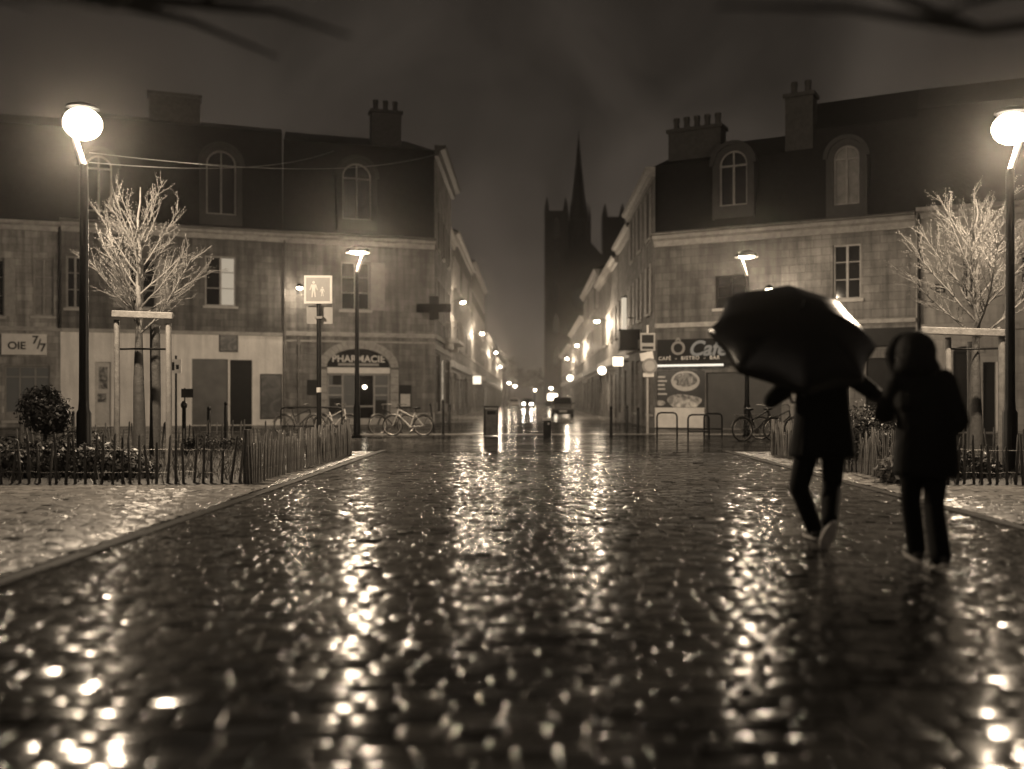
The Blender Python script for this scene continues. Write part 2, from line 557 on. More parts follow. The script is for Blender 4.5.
# ---------------------------------------------------------------- buildings
def edge_frame(A, B):
    A, B = Vector((A[0], A[1], 0)), Vector((B[0], B[1], 0))
    u = (B - A); L = u.length; u.normalize()
    ang = math.atan2(u.y, u.x)
    M = Matrix.Translation(A) @ Matrix.Rotation(ang, 4, 'Z')
    return M, L, ang, u


def on_line(A, B, px, py):
    """picture point -> (distance along the facade, height)"""
    M, L, ang, u = edge_frame(A, B)
    k = (px - VX) / FPX
    s = (k * A[1] - A[0]) / (u.x - k * u.y)
    D = A[1] + s * u.y
    return s, CZ - (py - HY) / FPX * D


def rect(A, B, x0, y0, x1, y1):
    s0, za = on_line(A, B, x0, y0); s1, zb = on_line(A, B, x1, y1)
    zt = on_line(A, B, (x0 + x1) / 2, y0)[1]; zl = on_line(A, B, (x0 + x1) / 2, y1)[1]
    return (s0, s1, max(.02, zl), zt)


def wall_panel(mb, M, L, z0, z1, ops, depth=.24):
    xs = sorted({0, L, *[min(max(o[0], 0), L) for o in ops], *[min(max(o[1], 0), L) for o in ops]})
    zs = sorted({z0, z1, *[o[2] for o in ops], *[o[3] for o in ops]})
    for i in range(len(xs) - 1):
        for j in range(len(zs) - 1):
            cx, cz = (xs[i] + xs[i + 1]) / 2, (zs[j] + zs[j + 1]) / 2
            if any(o[0] < cx < o[1] and o[2] < cz < o[3] for o in ops):
                continue
            mb.add([(xs[i], 0, zs[j]), (xs[i + 1], 0, zs[j]), (xs[i + 1], 0, zs[j + 1]), (xs[i], 0, zs[j + 1])], [(0, 1, 2, 3)], M)
    for a, b, c, d in ops:
        for q in (((a, 0, c), (a, depth, c), (a, depth, d), (a, 0, d)), ((b, 0, c), (b, 0, d), (b, depth, d), (b, depth, c)),
                  ((a, 0, d), (a, depth, d), (b, depth, d), (b, 0, d)), ((a, 0, c), (b, 0, c), (b, depth, c), (a, depth, c))):
            mb.add(q, [(0, 1, 2, 3)], M)


WCACHE = {}


def window_meshes(w, h, style):
    k = (round(w, 2), round(h, 2), style)
    if k in WCACHE:
        return WCACHE[k]
    f = MB(); t = .07; y0, y1 = .12, .19
    f.box(-w / 2, -w / 2 + t, y0, y1, 0, h); f.box(w / 2 - t, w / 2, y0, y1, 0, h)
    f.box(-w / 2 + t, w / 2 - t, y0, y1, h - t, h); f.box(-w / 2 + t, w / 2 - t, y0, y1, 0, t)
    if style == 'casement':
        f.box(-.045, .045, y0 - .01, y1, t, h - t)
        for q in (.36, .68):
            f.box(-w / 2 + t, -.045, y0 + .01, y1, h * q - .018, h * q + .018); f.box(.045, w / 2 - t, y0 + .01, y1, h * q - .018, h * q + .018)
    elif style == 'arch':
        f.box(-.04, .04, y0 - .01, y1, t, h - t)
        n = 10
        pts = [(w / 2 * math.cos(PI * i / n), h + w / 2 * math.sin(PI * i / n)) for i in range(n + 1)]
        pin = [((w / 2 - t) * math.cos(PI * i / n), h + (w / 2 - t) * math.sin(PI * i / n)) for i in range(n + 1)]
        for i in range(n):
            f.prism([pts[i], pts[i + 1], pin[i + 1], pin[i]], y0, y1)
        f.box(-.03, .03, y0, y1, h, h + w / 2 - t)
    elif style == 'shop':
        for q in (1 / 3, 2 / 3):
            f.box(-w / 2 + w * q - .03, -w / 2 + w * q + .03, y0, y1, t, h - t)
        f.box(-w / 2 + t, w / 2 - t, y0 - .01, y1, h * .8 - .03, h * .8 + .03)
        f.box(-w / 2 + t, w / 2 - t, y0 - .02, y1, t, h * .16)
    p = MB()
    if style == 'arch':
        n = 12
        p.prism([(-w / 2, .01), (w / 2, .01)] + [(w / 2 * math.cos(PI * i / n), h + w / 2 * math.sin(PI * i / n)) for i in range(n + 1)], .2, .215)
    else:
        p.box(-w / 2 + .01, w / 2 - .01, .2, .215, .01, h - .01)
    r = (f.mesh('window'), p.mesh('pane'))
    WCACHE[k] = r
    return r


def add_window(parent, M, op, style='casement', pane=None, frame=None, sill=True, shutters=0, wlabel=None):
    """op in facade coordinates; M = facade frame in the parent's own frame"""
    w, h = op[1] - op[0], op[3] - op[2]
    fm, pm = window_meshes(w, h, style)
    key = (frame or M_joinery)
    if fm.materials and fm.materials[0] != key: fm = fm.copy(); fm.materials.clear()
    pk = (pane or M_glass)
    if pm.materials and pm.materials[0] != pk: pm = pm.copy(); pm.materials.clear()
    Mw = M @ Matrix.Translation(((op[0] + op[1]) / 2, 0, op[2]))
    f = part('window', fm, key, parent, Mw, label=wlabel)
    part('pane', pm, pk, f)
    if sill:
        part('sill', MB().box(-w / 2 - .1, w / 2 + .1, -.09, .11, -.12, -.003), M_sill, f)
    for sgn in ((-1, 1) if shutters == 2 else ((shutters,) if shutters in (-1, 1) and shutters else ())):
        s = MB(); x0 = sgn * (w / 2 + .02); x1 = sgn * (w / 2 + .02 + w / 2)
        a, b = min(x0, x1), max(x0, x1)
        s.box(a, b, -.06, -.015, 0, h)
        for q in range(int(h / .11)):
            s.box(a + .06, b - .06, -.072, -.06, .06 + q * .11, .06 + q * .11 + .06)
        part('shutter', s, M_shutter, parent, Mw)
    return f


def poly_inset(poly, ins):
    """offset every edge of a CCW polygon inwards by its own amount"""
    n = len(poly); out = []
    lines = []
    for i in range(n):
        a, b = Vector(poly[i]), Vector(poly[(i + 1) % n]); d = (b - a).normalized(); nrm = Vector((-d.y, d.x))
        lines.append((a + nrm * ins[i], d))
    for i in range(n):
        p, d = lines[i - 1]; q, e = lines[i]
        den = d.x * e.y - d.y * e.x
        if abs(den) < 1e-6:
            out.append(tuple(q)); continue
        t = ((q.x - p.x) * e.y - (q.y - p.y) * e.x) / den
        out.append(tuple(p + d * t))
    return out


class Building:
    def __init__(s, name, label, cat, poly, zt, wallmat, ops=None, group=None, edge_tops=None, edge_mats=None):
        """poly CCW from above, edge 0 faces the viewer"""
        s.poly = [tuple(p) for p in poly]; s.zt = zt
        s.o = thing(name, label, cat, (poly[0][0], poly[0][1], 0), 0, group)
        s.sh = Vector((poly[0][0], poly[0][1], 0)); s.T = Matrix.Translation(-s.sh)
        ops = ops or {}
        n = len(poly)
        s.zts = edge_tops or [zt] * n
        mats = edge_mats or {}
        rest = MB()
        for i in range(n):
            M, L, ang, u = edge_frame(poly[i], poly[(i + 1) % n])
            mbb = MB() if i in mats else rest
            wall_panel(mbb, M, L, -.05, s.zts[i], ops.get(i, []))
            if i in mats:
                part('wall', mbb, mats[i], s.o, shift=s.sh)
        part('wall', rest, wallmat, s.o, shift=s.sh)
        # dark rooms behind the openings
        ins = poly_inset(s.poly, [.3] * n)
        mb = MB()
        for i in range(n):
            a, b = ins[i], ins[(i + 1) % n]
            mb.add([(a[0], a[1], -.05), (b[0], b[1], -.05), (b[0], b[1], min(s.zts) - .1), (a[0], a[1], min(s.zts) - .1)], [(0, 1, 2, 3)])
        part('inner_lining', mb, M_dark, s.o, shift=s.sh)

    def frame(s, i):
        M, L, ang, u = edge_frame(s.poly[i], s.poly[(i + 1) % len(s.poly)])
        return s.T @ M, L, ang

    def band(s, i, z0, z1, proud, x0=None, x1=None, mat=None, name='string_course'):
        M, L, a = s.frame(i)
        mb = MB(); mb.box(0 if x0 is None else x0, L if x1 is None else x1, -proud, -.002, z0, z1)
        return part(name, mb, mat or M_band, s.o, M, bevel=.015)

    def cornice(s, i, z, proud=.35, h=.4, mat=None):
        M, L, a = s.frame(i)
        mb = MB()
        mb.prism([(-.0, z - h), (-proud * .35, z - h), (-proud * .5, z - h * .5), (-proud * .9, z - h * .35), (-proud, z), (0, z)], 0, L, Matrix(((0, 1, 0, 0), (1, 0, 0, 0), (0, 0, 1, 0), (0, 0, 0, 1))))
        return part('cornice', mb, mat or M_band, s.o, M)

    def gutter(s, i, z, proud):
        M, L, a = s.frame(i)
        return part('gutter', MB().tube([(0, -proud, z), (L, -proud, z)], .07, 8), M_zinc, s.o, M)

    def roof(s, layers, mat=None):
        """layers: list of (z list or z, inset list)"""
        mb = MB(); n = len(s.poly)
        prev = [(x, y, z) for (x, y), z in zip(s.poly, [s.zt] * n)]
        for z, ins in layers:
            q = [(x, y, z) for x, y in poly_inset(s.poly, ins)]
            for i in range(n):
                j = (i + 1) % n
                mb.add([prev[i], prev[j], q[j], q[i]], [(0, 1, 2, 3)])
            prev = q
        mb.add(prev, [tuple(range(n))])
        s.roofpart = part('roof', mb, mat or M_slate, s.o, shift=s.sh)
        return s.roofpart

    def pitched(s, h, over=.35, mat=None):
        """ridge parallel to edge 0"""
        a, b, c, d = [Vector((x, y, s.zt)) for x, y in s.poly]
        r0 = (a + d) / 2 + Vector((0, 0, h)); r1 = (b + c) / 2 + Vector((0, 0, h))
        e = ((a - d).normalized()) * over
        dz = Vector((0, 0, -h * over * 2 / (a - d).length))
        mb = MB()
        mb.add([a + e + dz, b + e + dz, r1, r0], [(0, 1, 2, 3)]); mb.add([c - e + dz, d - e + dz, r0, r1], [(0, 1, 2, 3)])
        t = Vector((0, 0, .14))
        mb.add([a + e + dz + t, b + e + dz + t, r1 + t, r0 + t], [(0, 1, 2, 3)]); mb.add([c - e + dz + t, d - e + dz + t, r0 + t, r1 + t], [(0, 1, 2, 3)])
        mb.add([a + e + dz, b + e + dz, b + e + dz + t, a + e + dz + t], [(0, 1, 2, 3)])
        for p, q, r_ in ((a, d, r0), (b, c, r1)):
            mb.add([p, q, r_], [(0, 1, 2)])
            k = e if p is a or p is b else -e
            mb.add([p + e + dz, r_, r_ + t, p + e + dz + t], [(0, 1, 2, 3)]); mb.add([q - e + dz, r_, r_ + t, q - e + dz + t], [(0, 1, 2, 3)])
        s.roofpart = part('roof', mb, mat or M_slate, s.o, shift=s.sh)

    def chimney(s, c, w, d, z0, z1, ang=0, pots=3):
        M = s.T @ Matrix.Translation((c[0], c[1], 0)) @ Matrix.Rotation(ang, 4, 'Z')
        mb = MB(); mb.box(-w / 2, w / 2, -d / 2, d / 2, z0, z1 - .25); mb.box(-w / 2 - .08, w / 2 + .08, -d / 2 - .08, d / 2 + .08, z1 - .247, z1 - .1)
        ch = part('chimney', mb, M_chim, s.roofpart, M)
        for k in range(pots):
            x = -w / 2 + w * (k + .5) / pots
            part('chimney_pot', MB().lathe([(.14, z1 - .1), (.12, z1 + .25), (.15, z1 + .3), (.14, z1 + .45)], 10), M_chim, s.roofpart, M @ Matrix.Translation((x, 0, 0)))

    def dormer(s, i, op, back=2.2, pane=None, setback=-.14):
        """arched dormer standing on the eaves; op = glazed rectangle below the springing"""
        M, L, a = s.frame(i)
        a0, a1, z0, z1 = op; w = a1 - a0; cx = (a0 + a1) / 2; e = .28
        n = 12; mb = MB()
        outer = [(a1 + e, z0 - .5), (a1 + e, z1)] + [(cx + (w / 2 + e) * math.cos(PI * k / n), z1 + (w / 2 + e) * math.sin(PI * k / n)) for k in range(1, n)] + [(a0 - e, z1), (a0 - e, z0 - .5)]
        inner = [(a1, z0), (a1, z1)] + [(cx + w / 2 * math.cos(PI * k / n), z1 + w / 2 * math.sin(PI * k / n)) for k in range(1, n)] + [(a0, z1), (a0, z0)]
        m = len(outer)
        y0, y1 = setback, setback + back
        for k in range(m - 1):
            for q in ((outer[k], outer[k + 1], inner[k + 1], inner[k]),):
                mb.add([(q[0][0], y0, q[0][1]), (q[1][0], y0, q[1][1]), (q[2][0], y0, q[2][1]), (q[3][0], y0, q[3][1])], [(0, 1, 2, 3)])
            mb.add([(outer[k][0], y0, outer[k][1]), (outer[k][0], y1, outer[k][1]), (outer[k + 1][0], y1, outer[k + 1][1]), (outer[k + 1][0], y0, outer[k + 1][1])], [(0, 1, 2, 3)])
            mb.add([(inner[k][0], y0, inner[k][1]), (inner[k][0], y0 + .25, inner[k][1]), (inner[k + 1][0], y0 + .25, inner[k + 1][1]), (inner[k + 1][0], y0, inner[k + 1][1])], [(0, 1, 2, 3)])
        mb.add([(a1 + e, y0, z0 - .5), (a1, y0, z0), (a0, y0, z0), (a0 - e, y0, z0 - .5)], [(0, 1, 2, 3)])
        # hood mould
        for k in range(n):
            f = lambda r, kk: (cx + r * math.cos(PI * kk / n), z1 + r * math.sin(PI * kk / n))
            mb.prism([f(w / 2 + e + .1, k), f(w / 2 + e + .1, k + 1), f(w / 2 + e - .06, k + 1), f(w / 2 + e - .06, k)], y0 - .1, y0 - .003)
        d = part('dormer', mb, noise_mat('dormer_zinc', .03, .6, .3, 4), s.o, M)
        fm, pm = window_meshes(w, z1 - z0, 'arch')
        fm, pm = fm.copy(), pm.copy(); fm.materials.clear(); pm.materials.clear()
        Mw = Matrix.Translation((cx, setback, z0))
        part('dormer_window', fm, M_joinery, d, Mw); part('pane', pm, pane or M_glass, d, Mw)


def quad(A, B, depth):
    """CCW footprint behind facade A->B"""
    M, L, ang, u = edge_frame(A, B); n = Vector((-u.y, u.x, 0)) * depth
    return [tuple(A), tuple(B), (B[0] + n.x, B[1] + n.y), (A[0] + n.x, A[1] + n.y)]


# --- left side of the square
L0A, L0B = (-27.6, 42.5), (-20.9, 44.6)
L1B = (-11.8, 47.9)
L2B = (-4.75, 50.2)
DOWN = -4.9
aL1 = edge_frame(L0B, L1B)[2]; aL2 = edge_frame(L1B, L2B)[2]
ashL2 = stone_mat('stained_ashlar_pharmacy', .26, aL2)
ashL1 = stone_mat('stained_ashlar_house', .18, aL1)
ash90 = stone_mat('stained_ashlar_street', .30, PI / 2)
renL1 = stone_mat('pale_render_shop', .82, aL1, plaster=.95, var=.1)

# pharmacy
poly = [L1B, L2B, (-4.75, 61.0), (-14.5, 61.0)]
R = lambda *a: rect(L1B, L2B, *a)
ph_win = R(341, 262, 370, 310)
s0, zsp = on_line(L1B, L2B, 327, 367); s1, _ = on_line(L1B, L2B, 390, 367)
zap = on_line(L1B, L2B, 358, 349)[1]
arch_op = (s0, s1, .02, zap)
side_ops = [(1.0, 3.2, .6, 3.6), (4.2, 5.3, .02, 3.4), (6.6, 9.6, .5, 3.5)] + [(x, x + 1.1, z, z + 2.0) for z in (5.4, 9.0) for x in (1.3, 4.4, 7.8)]
ph = Building('pharmacy_building', 'stone corner building with arched pharmacy shopfront and dark slate roof', 'building', poly, 9.15, ash90,
              {0: [ph_win, arch_op], 1: side_ops}, edge_tops=[9.15, 14.0, 9.15, 9.15], edge_mats={0: ashL2})
F, L, a = ph.frame(0)
# spandrels above the arch and moulded arch ring
sp = MB(); n = 20; cx = (s0 + s1) / 2; rw = (s1 - s0) / 2; rh = zap - zsp
arc = [(cx + rw * math.cos(PI * k / n), zsp + rh * math.sin(PI * k / n)) for k in range(n + 1)]
for k in range(n):
    (xa, za), (xb, zb) = arc[k], arc[k + 1]
    sp.add([(xa, 0, za), (xb, 0, zb), (xb, 0, zap), (xa, 0, zap)], [(0, 1, 2, 3)])
    sp.add([(xa, 0, za), (xa, .24, za), (xb, .24, zb), (xb, 0, zb)], [(0, 1, 2, 3)])
part('arch_spandrel', sp, ashL2, ph.o, F)
ring = MB()
for k in range(n):
    f = lambda r, q: (cx + (rw + r) * math.cos(PI * q / n), zsp + (rh + r) * math.sin(PI * q / n))
    ring.prism([f(.42, k + .04), f(.42, k + .96), f(.02, k + .96), f(.02, k + .04)], -.05, -.003)
for x0, x1 in ((s0 - .42, s0 - .02), (s1 + .02, s1 + .42)):
    z = .05
    while z < zsp - .1:
        h = min(.38, zsp - z - .01); ring.box(x0, x1, -.05, -.003, z, z + h - .02); z += h
part('arch_surround', ring, M_band, ph.o, F, bevel=.01)
fas = MB(); fas.prism([arc[0]] + arc[1:], .1, .16)
part('shop_fascia', fas, noise_mat('black_fascia', .008, .5, .2, 5, spec=.15), ph.o, F)
tl = text_mesh('PHARMACIE', .46, .01, 0, .012, space=1.05)
part('lettering', tl, M_letter, ph.o, F @ Matrix.Translation((cx, .085, zsp + rh * .45)))
tl = text_mesh('PHARMACIE', .2, .008, space=1.1)
part('fascia_bar', MB().box(cx - 1.0, cx + 1.0, .088, .1, zsp + .08, zsp + .2), noise_mat('small_letter_line', .3, .5, .5, 30), ph.o, F)
part('lintel', MB().box(s0 + .01, s1 - .01, -.03, .16, zsp - .3, zsp - .01), M_white, ph.o, F, bevel=.01)
sf = MB(); zt = zsp - .32; wd = s1 - s0
for q in (0, .24, .5, .76, 1):
    x = s0 + .05 + (wd - .1) * q; sf.box(x - .045, x + .045, .1, .17, .3, zt)
sf.box(s0, s1, .1, .17, zt - .07, zt + .001)
for (q0, q1, zs) in ((0, .24, (.9, 1.35)), (.76, 1, (.9, 1.35)), (.24, .5, (.35,)), (.5, .76, (.35,))):
    for z in zs:
        sf.box(s0 + .05 + (wd - .1) * q0 + .045, s0 + .05 + (wd - .1) * q1 - .045, .105, .165, z + .5, z + .58)
part('shopfront_frame', sf, M_joinery, ph.o, F)
part('shop_door', MB().box(s0 + .05 + (wd - .1) * .5 + .05, s0 + .05 + (wd - .1) * .76 - .05, .13, .15, .3, zt - .08), M_glass, ph.o, F)
part('shop_window', MB().box(s0 + .01, s1 - .01, .2, .215, .3, zt), emit_mat('dim_shop_glass', .02), ph.o, F)
for q in ((s0 + .15, s0 + .75, .5, 1.3), (s1 - .75, s1 - .15, .5, 1.2), (s0 + .3, s0 + .7, 1.9, 2.5)):
    part('display_board', MB().box(q[0], q[1], .172, .19, q[2], q[3]), M_dark, ph.o, F)
nl = MB().lathe([(.0, -.09), (.09, -.05), (.1, 0), (.09, .05), (0.001, .09)], 12)
part('night_light', nl, emit_mat('shop_night_light', 14), ph.o, F @ Matrix.Translation((on_line(L1B, L2B, 365, 387)[0], .1, on_line(L1B, L2B, 365, 387)[1])))
part('threshold', MB().box(s0, s1, -.35, .3, -.02, .3), M_sill, ph.o, F, bevel=.02)
add_window(ph.o, F, ph_win, 'casement', shutters=1)
ph.band(0, 4.28, 4.5, .09); ph.band(0, 4.0, 4.1, .04)
ph.band(0, 0, .55, .05, 0, s0 - .45, name='plinth'); ph.band(0, 0, .55, .05, s1 + .45, None, name='plinth')
ph.cornice(0, 9.15); ph.gutter(0, 9.2, .36)
ph.cornice(1, 14.0, .6, .55, noise_mat('dark_eaves', .05, .7, .3, 4))
F1, Ls, a1 = ph.frame(1)
add_window(ph.o, F1, side_ops[0], 'shop'); add_window(ph.o, F1, side_ops[2], 'shop')
part('lit_doorway', MB().box(side_ops[1][0] + .02, side_ops[1][1] - .02, .2, .22, .03, 3.38), M_lit_win, ph.o, F1)
for op in side_ops[3:]:
    add_window(ph.o, F1, op, 'casement', shutters=2)
ph.band(1, 4.28, 4.5, .12); ph.band(1, 3.75, 4.05, .06)
ph.roof([(13.9, [.75, .01, .6, .01]), (14.9, [3.2, 1.8, 3.0, .02])])
ph.dormer(0, R(342, 178, 371, 220))
c = on_line(L1B, L2B, 391, 120); p = edge_frame(L1B, L2B)[0] @ Vector((c[0], 1.6, 0))
ph.chimney((p.x, p.y), 1.5, .7, 13, 16.0, aL2, 3)
# gable flank wall rising over the street edge
mb = MB(); Fw, Lw, aw = ph.frame(1)
mb.add([(0, 0, 9.1), (0, .9, 13.9), (0, 3, 14.9), (0, 3.2, 9.1)], [(0, 1, 2, 3)])
# pharmacy wall details
for px in (284.5, 298.5):
    s_, _ = on_line(L1B, L2B, px, 400)
    dp = MB().tube([(s_, -.1, .1), (s_, -.1, 4.2 if px > 290 else 9.0)], .06, 8)
    for z in (1.2, 2.6, 3.9): dp.box(s_ - .09, s_ + .09, -.14, -.01, z, z + .06)
    part('downpipe', dp, M_zinc, ph.o, F)
nb = R(399, 385, 411, 408)
fr = part('notice_case', MB().box(nb[0], nb[1], -.08, -.005, nb[2], nb[3]), M_dark, ph.o, F, bevel=.01)
part('notice', MB().box(nb[0] + .06, nb[1] - .06, -.088, -.081, nb[2] + .08, nb[3] - .45), noise_mat('paper', .55, .6, .3, 14), fr)
nb = R(307, 380, 318, 395)
part('wall_panel', MB().box(nb[0], nb[1], -.06, -.005, nb[2], nb[3]), M_dark, ph.o, F, bevel=.01)

# white-fronted house
poly = [L0B, L1B, (-14.5, 58.0), (-25.5, 56.5)]
R1 = lambda *a: rect(L0B, L1B, *a)
wn = R1(205, 256, 236, 306); wn2 = R1(66, 256, 84, 308); dr = R1(230, 360, 252, 421); dr = (dr[0], dr[1], .03, dr[3])
ro = R1(192, 359, 228, 421); ro = (ro[0], ro[1], .03, ro[3]); ld = R1(95, 362, 111, 421); ld = (ld[0], ld[1], .03, ld[3])
wm = R1(128, 258, 156, 308)
wh = Building('white_fronted_house', 'old house with white rendered ground floor, grey roller shutter and dark door', 'house', poly, 9.15, ashL1,
              {0: [wn, wn2, wm, dr, ro, ld]})
F, L, a = wh.frame(0)
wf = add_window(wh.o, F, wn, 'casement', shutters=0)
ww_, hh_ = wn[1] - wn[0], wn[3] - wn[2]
part('curtain', MB().box(.05, ww_ / 2 - .08, .191, .198, .08, hh_ - .08), emit_mat('curtain_painted_glow', .28), wf)  # light reflected by the pale curtain, put in as a faint glow
add_window(wh.o, F, wn2, 'casement'); add_window(wh.o, F, wm, 'casement', shutters=2)
zb = 4.25
# rendered ground floor stands 3 cm proud of the stone, in panels round the openings
pan = MB(); wall_panel(pan, Matrix.Translation((0, -.03, 0)), L, .0, zb, [dr, ro, ld], .05)
part('rendered_front', pan, renL1, wh.o, F)
wh.band(0, zb, zb + .16, .1)
wh.cornice(0, 9.15); wh.gutter(0, 9.2, .36)
part('door', MB().box(dr[0], dr[1], .1, .15, dr[2], dr[3]).box(dr[0] + .15, dr[1] - .15, .08, .1, .3, 1.1).box(dr[0] + .15, dr[1] - .15, .08, .1, 1.3, dr[3] - .2), noise_mat('dark_door', .012, .5, .3, 4, spec=.15), wh.o, F)
rs = MB(); rs.box(ro[0], ro[1], .12, .16, ro[2], ro[3])
z = ro[2] + .05
while z < ro[3] - .05:
    rs.box(ro[0], ro[1], .105, .12, z, z + .06); z += .085
part('roller_shutter', rs, noise_mat('grey_shutter', .09, .5, .45, 1.2), wh.o, F)
ldp = part('side_door', MB().box(ld[0], ld[1], .1, .15, ld[2], ld[3]), noise_mat('pale_door', .5, .5, .2, 4), wh.o, F)
part('notice', MB().box(ld[0] + .15, ld[1] - .15, .085, .1, 1.7, 2.7).box(ld[0] + .1, ld[1] - .2, .085, .1, 1.1, 1.5), poster_mat('notices', .04, .5, 4), ldp)
wh.roof([(14.2, [.8, .01, .6, .01]), (15.0, [3.2, .02, 3.0, .02])])
wh.dormer(0, R1(206, 165, 236, 215)); wh.dormer(0, R1(85, 168, 112, 212))
c = on_line(L0B, L1B, 175, 100); p = edge_frame(L0B, L1B)[0] @ Vector((c[0], 1.8, 0))
wh.chimney((p.x, p.y), 2.3, .8, 13, 15.9, aL1, 0)
s_, _ = on_line(L0B, L1B, 60, 400)
part('downpipe', MB().tube([(s_, -.12, 4.4), (s_, -.12, 9.0)], .07, 8), M_dark, wh.o, F)


def wall_picture(name, label, cat, A, B, px, mat, thick=.04, y=-.035, group=None):
    r = rect(A, B, *px); M, L, ang, u = edge_frame(A, B)
    p = M @ Vector(((r[0] + r[1]) / 2, y, r[2]))
    o = thing(name, label, cat, p, ang, group)
    w, h = r[1] - r[0], r[3] - r[2]
    b = MB(); t = .05
    b.box(-w / 2, w / 2, -thick, 0, 0, t); b.box(-w / 2, w / 2, -thick, 0, h - t, h)
    b.box(-w / 2, -w / 2 + t, -thick, 0, t, h - t); b.box(w / 2 - t, w / 2, -thick, 0, t, h - t)
    part('frame', b, M_dark, o); part('picture', MB().box(-w / 2 + t, w / 2 - t, -thick * .6, -.002, t, h - t), mat, o)
    return o, w, h


wall_picture('wall_poster', 'small dark square picture high on white front above grey roller shutter', 'poster', L0B, L1B, (219, 334, 238, 352), poster_mat('dark_poster', .01, .2, 3))
wall_picture('wall_mural', 'tall dark mural panel on white front right of the dark door', 'mural', L0B, L1B, (260, 374, 282, 419), poster_mat('mural_print', .012, .13, 1.6))

# leftmost shop
poly = quad(L0A, L0B, 11)
R0 = lambda *a: rect(L0A, L0B, *a)
w0 = R0(33, 258, 54, 316); w0b = R0(-18, 258, 4, 316); sh = R0(4, 366, 50, 420); sh = (sh[0], sh[1], .3, sh[3])
aL0 = edge_frame(L0A, L0B)[2]
lsx = Building('corner_shop_building', 'pale building at the left edge with a shop sign reading 7/7', 'building', poly, 9.1, stone_mat('pale_ashlar_shop', .42, aL0), {0: [w0, w0b, sh]})
F, L, a = lsx.frame(0)
add_window(lsx.o, F, w0, 'casement', shutters=0, pane=M_glass_dim); add_window(lsx.o, F, w0b, 'casement', shutters=2); add_window(lsx.o, F, sh, 'shop', pane=emit_mat('dim_shop_glass', .02))
lsx.band(0, 4.25, 4.45, .08); lsx.cornice(0, 9.1)
lsx.roof([(13.6, [.8, .01, .6, .01]), (14.6, [3.2, .02, 3.0, .02])])
sr = R0(2, 334, 47, 355)
M, L, ang, u = edge_frame(L0A, L0B)
so = thing('shop_sign', 'white shop sign board lettered OIE and 7/7 at the left edge', 'sign', M @ Vector(((sr[0] + sr[1]) / 2, -.1, sr[2])), ang)
w, h = sr[1] - sr[0], sr[3] - sr[2]
part('board', MB().box(-w / 2, w / 2, -.06, .09, 0, h), M_white, so, bevel=.01)
part('lettering', text_mesh('OIE', .46, .006, 0, .01), M_dark, so, Matrix.Translation((-w * .16, -.07, h * .42)))
part('lettering', text_mesh('7', .5, .006, -.0, .01), M_dark, so, Matrix.Translation((w * .25, -.07, h * .7)))
part('lettering', text_mesh('/', .62, .006, 0, .005), M_dark, so, Matrix.Translation((w * .335, -.07, h * .5)))
part('lettering', text_mesh('7', .5, .006, -.0, .01), M_dark, so, Matrix.Translation((w * .42, -.07, h * .34)))

# --- right side of the square
A1, B1 = (5.3, 42.0), (9.98, 39.53)
B2 = (14.4, 37.2)
B3 = (21.5, 34.2)
aR = edge_frame(A1, B1)[2]; aR3 = edge_frame(B2, B3)[2]
ashR = stone_mat('stained_ashlar_cafe', .17, aR); ashR2 = stone_mat('stained_ashlar_right', .24, aR, var=.25); ashR3 = stone_mat('pale_ashlar_right', .45, aR3, plaster=.5)
ash270 = stone_mat('stained_ashlar_street_right', .26, -PI / 2)
RR = lambda *a: rect(A1, B1, *a)
cw = RR(715, 275, 746, 308); cfront = RR(657, 371, 705, 430); cfront = (cfront[0], cfront[1], .9, cfront[3]); csh = RR(706, 372, 788, 430); csh = (csh[0], csh[1], .05, csh[3])
poly = [A1, B1, (15.5, 49.5), (5.3, 53.0)]
sideR = [(1.2, 2.4, .03, 3.2), (3.2, 5.0, .6, 3.1), (6.2, 7.2, .03, 3.0), (8.2, 10.2, .6, 3.0)] + [(x, x + 1.1, z, z + 2.1) for z in (5.0, 8.3) for x in (1.2, 4.6, 8.2)]
cf = Building('cafe_building', 'dark stone corner house with the Ô Café front and wide chimney stack', 'building', poly, 8.05, ash270,
              {0: [cw, cfront, csh], 3: sideR}, edge_tops=[8.05, 8.05, 8.05, 11.0], edge_mats={0: ashR})
F, L, a = cf.frame(0)
add_window(cf.o, F, cw, 'casement', frame=M_dark)
rs = MB(); rs.box(csh[0], csh[1], .12, .16, csh[2], csh[3]); z = csh[2] + .05
while z < csh[3] - .05:
    rs.box(csh[0], csh[1], .1, .12, z, z + .07); z += .1
part('roller_shutter', rs, noise_mat('dark_shutter', .035, .45, .35, 2), cf.o, F)
part('counter_front', MB().box(cfront[0] - .05, cfront[1], -.12, -.002, .05, .88), noise_mat('white_counter', .6, .5, .15, 3), cf.o, F, bevel=.01)
part('fascia', MB().box(.15, L - .5, -.16, -.003, *[RR(657, 339, 740, 362)[k] for k in (2, 3)]), noise_mat('black_fascia', .008, .5, .2, 5, spec=.15), cf.o, F)
cf.band(0, 4.2, 4.4, .1)
fz = RR(657, 339, 740, 362)
part('lettering', text_mesh('Ô', .78, .01, .0, .012), noise_mat('dim_lettering', .22, .5, .1, 4), cf.o, F @ Matrix.Translation((on_line(A1, B1, 679.5, 350)[0], -.175, on_line(A1, B1, 679.5, 349)[1])))
part('lettering', text_mesh('Café', .86, .01, .3, .022, 'LEFT'), emit_mat('lit_lettering', .1, (1, .9, .75)), cf.o, F @ Matrix.Translation((on_line(A1, B1, 689.5, 350)[0], -.175, on_line(A1, B1, 690, 349.5)[1])))
